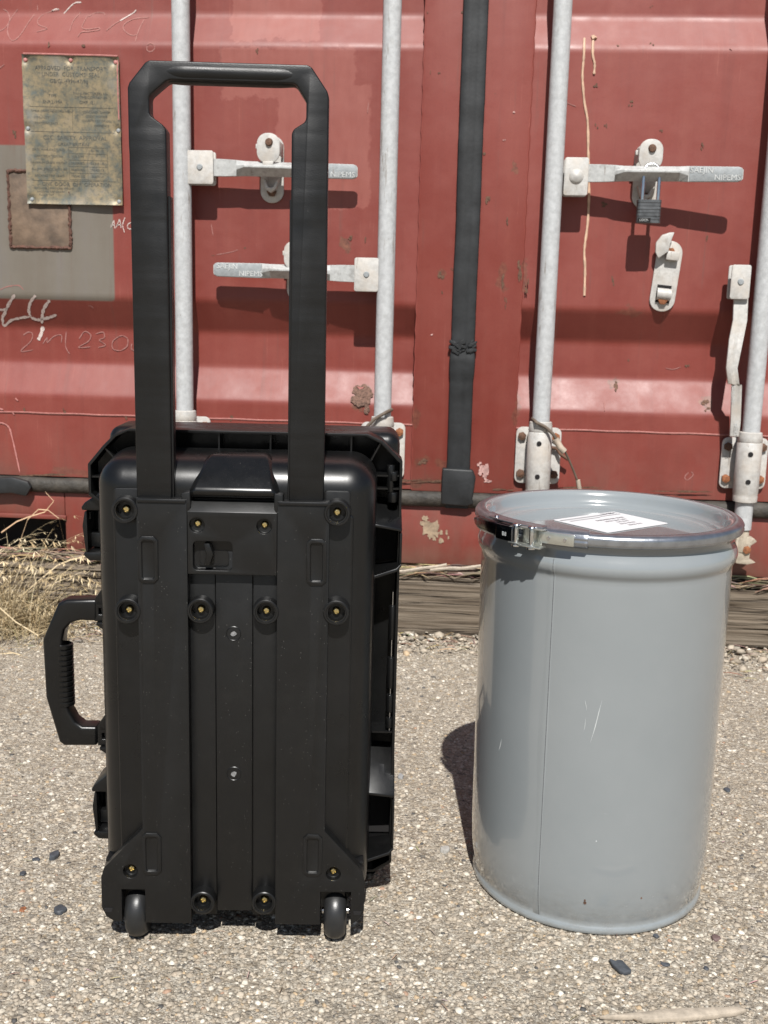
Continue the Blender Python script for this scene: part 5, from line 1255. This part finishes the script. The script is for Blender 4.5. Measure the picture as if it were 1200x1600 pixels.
for i in range(n_+1):
    t = i/n_; th = A0+R_(-51.0-27*t)
    rr_ = 0.2085-0.009*t; hh = 0.0098*math.sqrt(max(0.05, 1-(max(0, 0.12-t)/0.12)**2))*math.sqrt(max(0.02, 1-(max(0, t-0.6)/0.4)**2)); th_k = 0.0065
    c = Vector((math.cos(th), math.sin(th), 0)); zc2 = zr-0.001-0.0025*t
    rows.append([lev.b.verts.new(c*(rr_-th_k+dr)+Vector((0, 0, zc2+dz))) for dr, dz in ((0, -hh), (th_k*0.7, -hh), (th_k, -hh*0.7), (th_k*1.05, 0), (th_k, hh*0.7), (th_k*0.7, hh), (0, hh))])
for P_, Q_ in zip(rows, rows[1:]):
    for j in range(7): lev.b.faces.new((P_[j], P_[(j+1) % 7], Q_[(j+1) % 7], Q_[j]))
lev.b.faces.new(rows[0]); lev.b.faces.new(rows[-1][::-1])
levo = lev.build('latch_lever', M['darksteel'], ring, 0.0008, 2, sharp=50)
hs = arc(-53, -44, 0.1940, 0.2095, zr-0.0125, zr+0.0085, 'latch_housing', M['darksteel'], ring, 0.0015)
arc(-60, -32, 0.1900, 0.2040, zr+0.0112, zr+0.0132, 'lever_cover', M['zinc'], ring)
c = Vector((math.cos(A0+R_(-57)), math.sin(A0+R_(-57)), 0))*0.197; k = MB(); k.cyl(c+Vector((0, 0, zr+0.0132)), c+Vector((0, 0, zr+0.0155)), 0.0035, 16, 0.0025); k.build('cover_rivet', M['chrome'], ring)
text_mesh([('B8', 0, 0, 0.008, 'CENTER')], lambda u, v: Vector((math.cos(A0+R_(-48.0)+u/0.2105), math.sin(A0+R_(-48.0)+u/0.2105), 0))*0.2100+Vector((0, 0, zr-0.0035+v)), 'stamped_number', M['scratch'], levo, world=False)
# weld seam down the front, scratches
def drum_r(z):
    for (r0_, h0_), (r1_, h1_) in zip(prof[4:], prof[5:]):
        if h0_ <= z <= h1_: return r0_+(r1_-r0_)*(z-h0_)/max(1e-6, h1_-h0_)
    return 0.18
SD = R_(-29.0)
sm = MB(); prev = None
for i in range(241):
    z = 0.014+(0.540-0.014)*i/240; r = drum_r(z)+0.0007; th = A0+SD+0.0004*noise.noise(Vector((z*60, 0, 0))); w = 0.0012*(1 if i % 2 else 0.45)+0.0004*noise.noise(Vector((z*200, 3, 3)))
    cur = [sm.b.verts.new((r*math.cos(th+o/0.18), r*math.sin(th+o/0.18), z)) for o in (-w*0.5, w*0.5)]
    if prev: sm.b.faces.new((prev[0], prev[1], cur[1], cur[0]))
    prev = cur
sm.build('body_seam', M['seam'], dbo)
sr = MB(); prev = None
for i in range(241):
    z = 0.014+(0.538-0.014)*i/240; r = drum_r(z); th = A0+SD
    cur = [sr.b.verts.new(((r+o2)*math.cos(th+o/0.18), (r+o2)*math.sin(th+o/0.18), z)) for o, o2 in ((-0.012, -0.0002), (-0.006, 0.0003), (-0.0005, 0.0006), (0.0010, 0.0003), (0.0022, -0.0002))]
    if prev:
        for j in range(4): sr.b.faces.new((prev[j], prev[j+1], cur[j+1], cur[j]))
    prev = cur
sr.build('seam_lap', M['drum'], dbo, sharp=80)
def drum_scratch(segs, mat):
    mb = MB()
    for (t0, z0_, t1, z1_, w) in segs:
        prev = None
        for i in range(13):
            t = i/12; th = A0+R_(t0+(t1-t0)*t+0.15*math.sin(t*5)); z = z0_+(z1_-z0_)*t; r = drum_r(z)+0.0008; ww = w*math.sin(math.pi*min(0.95, max(0.05, t)))*0.5
            cur = [mb.b.verts.new((r*math.cos(th+o/0.18), r*math.sin(th+o/0.18), z)) for o in (-ww, ww)]
            if prev: mb.b.faces.new((prev[0], prev[1], cur[1], cur[0]))
            prev = cur
    return mb.build('scratches', mat, dbo)
drum_scratch([(-9.5, .290, -5.5, .352, .0009), (-12.0, .335, -12.6, .350, .0006), (-12.6, .305, -11.8, .325, .0005), (-4.5, .146, -4.2, .149, .0015), (-55, .24, -53, .26, .0014), (-57, .25, -54.5, .25, .0010), (-3, .19, 1, .188, .0004), (10, .05, 12, .049, .001)], M['scratch'])
k = MB()
for (t0, z0_, r_) in ((-7.5, .052, .0022), (18, .06, .0012), (-7.6, .056, .0013)):
    c = Vector((math.cos(A0+R_(t0)), math.sin(A0+R_(t0)), 0)); k.cyl(c*(drum_r(z0_)-.001)+Vector((0, 0, z0_)), c*(drum_r(z0_)+.0006)+Vector((0, 0, z0_)), r_, 10)
k.build('rust_pit', M['rust'], dbo)
# shipping label on the lid
DI = root_inv(drum)
zl_ = zr-0.0160
def onlid(px, py):
    p0 = DI @ CAM; d = (DI.to_3x3()) @ ray(px, py); t = (zl_+0.0008-p0.z)/d.z; return p0+d*t
LA, LB, LC, LD = onlid(864, 812), onlid(960, 799), onlid(1044, 818), onlid(948, 832)
lbm = MB()
e1 = (LB-LA); e2 = (LD-LA); l1 = e1.length; l2 = e2.length
e1n = e1.normalized(); e2n = (e2-e1n*e2.dot(e1n)).normalized(); l2 = ((LD-LA).dot(e2n)+(LC-LB).dot(e2n))/2; l1 = (l1+(LC-LD).length)/2
cenL = (LA+LB+LC+LD)/4; LA = cenL-e1n*l1/2-e2n*l2/2
poly = rrect(0, l1, 0, l2, 0.004)
lv = [lbm.b.verts.new(LA+e1n*u+e2n*v) for u, v in poly]; lv2 = [lbm.b.verts.new(LA+e1n*u+e2n*v-Vector((0, 0, 0.0006))) for u, v in poly]
lbm.b.faces.new(lv)
for i in range(len(lv)): lbm.b.faces.new((lv[i], lv2[i], lv2[(i+1) % len(lv)], lv[(i+1) % len(lv)]))
lbo = lbm.build('shipping_label', M['paper'], lid)
lf_ = lambda u, v: LA+e1n*u+e2n*(-v)+Vector((0, 0, 0.0004))
text_mesh([('CHEMICAL SHIPPING NOTICE', l1*.60, -l2*.36, .0065, 'CENTER'), ('KEEP TIGHTLY CLOSED', l1*.60, -l2*.46, .0065, 'CENTER'), ('LOT 2204 - 55 L', l1*.60, -l2*.56, .0065, 'CENTER'), ('STORE UPRIGHT', l1*.60, -l2*.67, .0065, 'CENTER'), ('NET 30 KG', l1*.60, -l2*.77, .0065, 'CENTER'), ('PL:0808', l1*.86, -l2*.085, .008, 'CENTER')] if False else
          [('IHIIHIIIHIII IIHII', l1*.60, -l2*.38, .0095, 'CENTER'), ('IIHIII IIHI IIIH', l1*.60, -l2*.49, .0085, 'CENTER'), ('IHI IIHI', l1*.62, -l2*.59, .0085, 'CENTER'), ('IIHII IIHIII', l1*.60, -l2*.70, .0085, 'CENTER'), ('IIIHII IHI', l1*.62, -l2*.81, .0085, 'CENTER'), ('IIHIIH', l1*.84, -l2*.09, .013, 'CENTER')], lf_, 'label_print', M['ink'], lbo, world=False)
k = MB()
for u0, u1, v0, v1 in ((.03, .70, .09, .135), (.10, .58, .20, .23), (.62, .95, .17, .195)):
    k.b.faces.new([k.b.verts.new(lf_(u*l1, -v*l2)) for u, v in ((u0, v0), (u1, v0), (u1, v1), (u0, v1))])
k.build('label_rules', M['inkpale'], lbo)

# ================================================================== LOOSE STONES AND SPLINTER
def stone(px, py, rx, ry, lab, mat, name='stone', grp='loose stones lying on the paving', h=0.5, seed=0, cat='stone'):
    p = atz(px, py); b = bmesh.new(); bmesh.ops.create_icosphere(b, subdivisions=3, radius=1)
    sx = rx*p.y/F*1.0; sy = ry*p.y/F/math.sin(math.atan2(CAMH, p.y))
    rnd = random.uniform(0, 6)
    for v_ in b.verts:
        k = 1+0.28*noise.noise(v_.co*1.4+Vector((seed, rnd, 0)))+0.1*noise.noise(v_.co*4+Vector((seed, 0, 0)))
        v_.co = Vector((v_.co.x*sx*k, v_.co.y*sy*k, max(-0.3, min(0.55, v_.co.z*k))*min(sx, sy)*h*1.6))
    me = bpy.data.meshes.new(name); b.to_mesh(me); b.free(); me.materials.append(mat); me.shade_smooth(); me.set_sharp_from_angle(angle=R_(40))
    o = bpy.data.objects.new(name, me); COL.objects.link(o); o.location = (p.x, p.y, 0.001); tag(o, lab, cat, grp); return o
sl2 = MB(); ctr = atz(969, 1512)
ol = [atz(x, y) for x, y in ((951, 1504), (955, 1504.5), (961, 1507), (965, 1505.5), (972, 1506), (978, 1513), (986, 1521), (986, 1524), (975, 1526), (967, 1523), (961, 1517), (957, 1514), (954, 1509))]
sl2.prism([(q.x, q.y) for q in ol], 0.001, 0.0065, 'z'); tag(sl2.build('stone', M['slate'], None, 0.0015, 2), 'flat jagged slate chip on the paving in front of the drum, largest dark stone', 'stone', 'loose stones lying on the paving')
stone(85, 1339, 7.5, 6.5, 'small rounded dark stone left of the case foot, nearer to the case of two', M['slate'], seed=1, h=1.0)
stone(57, 1344, 7, 2.6, 'thin flat dark stone lying left beside the small rounded one', M['slate'], seed=2)
stone(94, 1424, 11, 6.5, 'blue-grey flat stone on the paving left of the near case wheel', M['slate'], seed=3, h=.6)
stone(36, 1366, 5.5, 3.5, 'tiny blue-grey stone near the left edge of the picture', M['slate'], seed=4)
stone(36, 1422, 6, 3.6, 'small rust-red stone near the left edge of the picture', M['rust2'], seed=5, grp='loose stones lying on the paving')
stone(1025, 1464, 5, 2.8, 'tiny black stone touching the front rim of the drum', M['slate'], seed=6)
stone(1118, 1467, 8, 4, 'purplish brown stone to the right of the drum front', mat_simple('brown_stone', (0.10, 0.065, 0.06), 0.7), seed=7)
stone(1103, 1514, 4, 2.6, 'tiny dark pebble above the splinter on the right', M['slate'], seed=8)
stone(1040, 1508, 8, 2.6, 'sliver of dark slate right of the large slate chip', M['slate'], seed=9)
stone(230, 1466, 5, 4, 'tan pebble between the near wheel and the case shadow', M['splinter'], 'stone', seed=10, h=1)
stone(695, 1330, 8, 4.5, 'pale grey pebble on the paving between case and drum', mat_simple('grey_stone', (0.3, 0.29, 0.27), 0.7), seed=11, h=.8)
stone(626, 1215, 5, 3.5, 'grey pebble beside the case bottom bracket', mat_simple('grey_stone', (0.24, 0.24, 0.24), 0.7), seed=12, h=.8)
stone(630, 984, 9, 6, 'cream stone at the foot of the timber beside the case', mat_simple('cream_stone', (0.45, 0.36, 0.24), 0.8), seed=13, h=1)
stone(1136, 1235, 5, 3, 'tiny dark stone on the paving right of the drum', M['slate'], seed=14)
stone(730, 992, 9, 4, 'orange brick chip at the foot of the timber beside the drum', mat_simple('brick_chip', (0.48, 0.17, 0.08), 0.8), 'stone', seed=15, h=.6)
sp = MB(); o1_ = [(936, 1588.5), (960, 1587), (1000, 1583), (1040, 1578), (1090, 1576), (1120, 1575.5), (1150, 1574.5), (1167, 1578.5), (1150, 1584), (1110, 1589), (1060, 1593), (1004, 1595), (1000, 1592), (994, 1590.5), (965, 1590)]
q = [atz(x, y, 0.006) for x, y in o1_]; sp.prism([(v_.x, v_.y) for v_ in q], 0.0015, 0.0085, 'z')
tag(sp.build('wood_splinter', M['splinter'], None, 0.0018, 2), 'long pale wood splinter lying on the paving in the lower right corner', 'wood splinter')
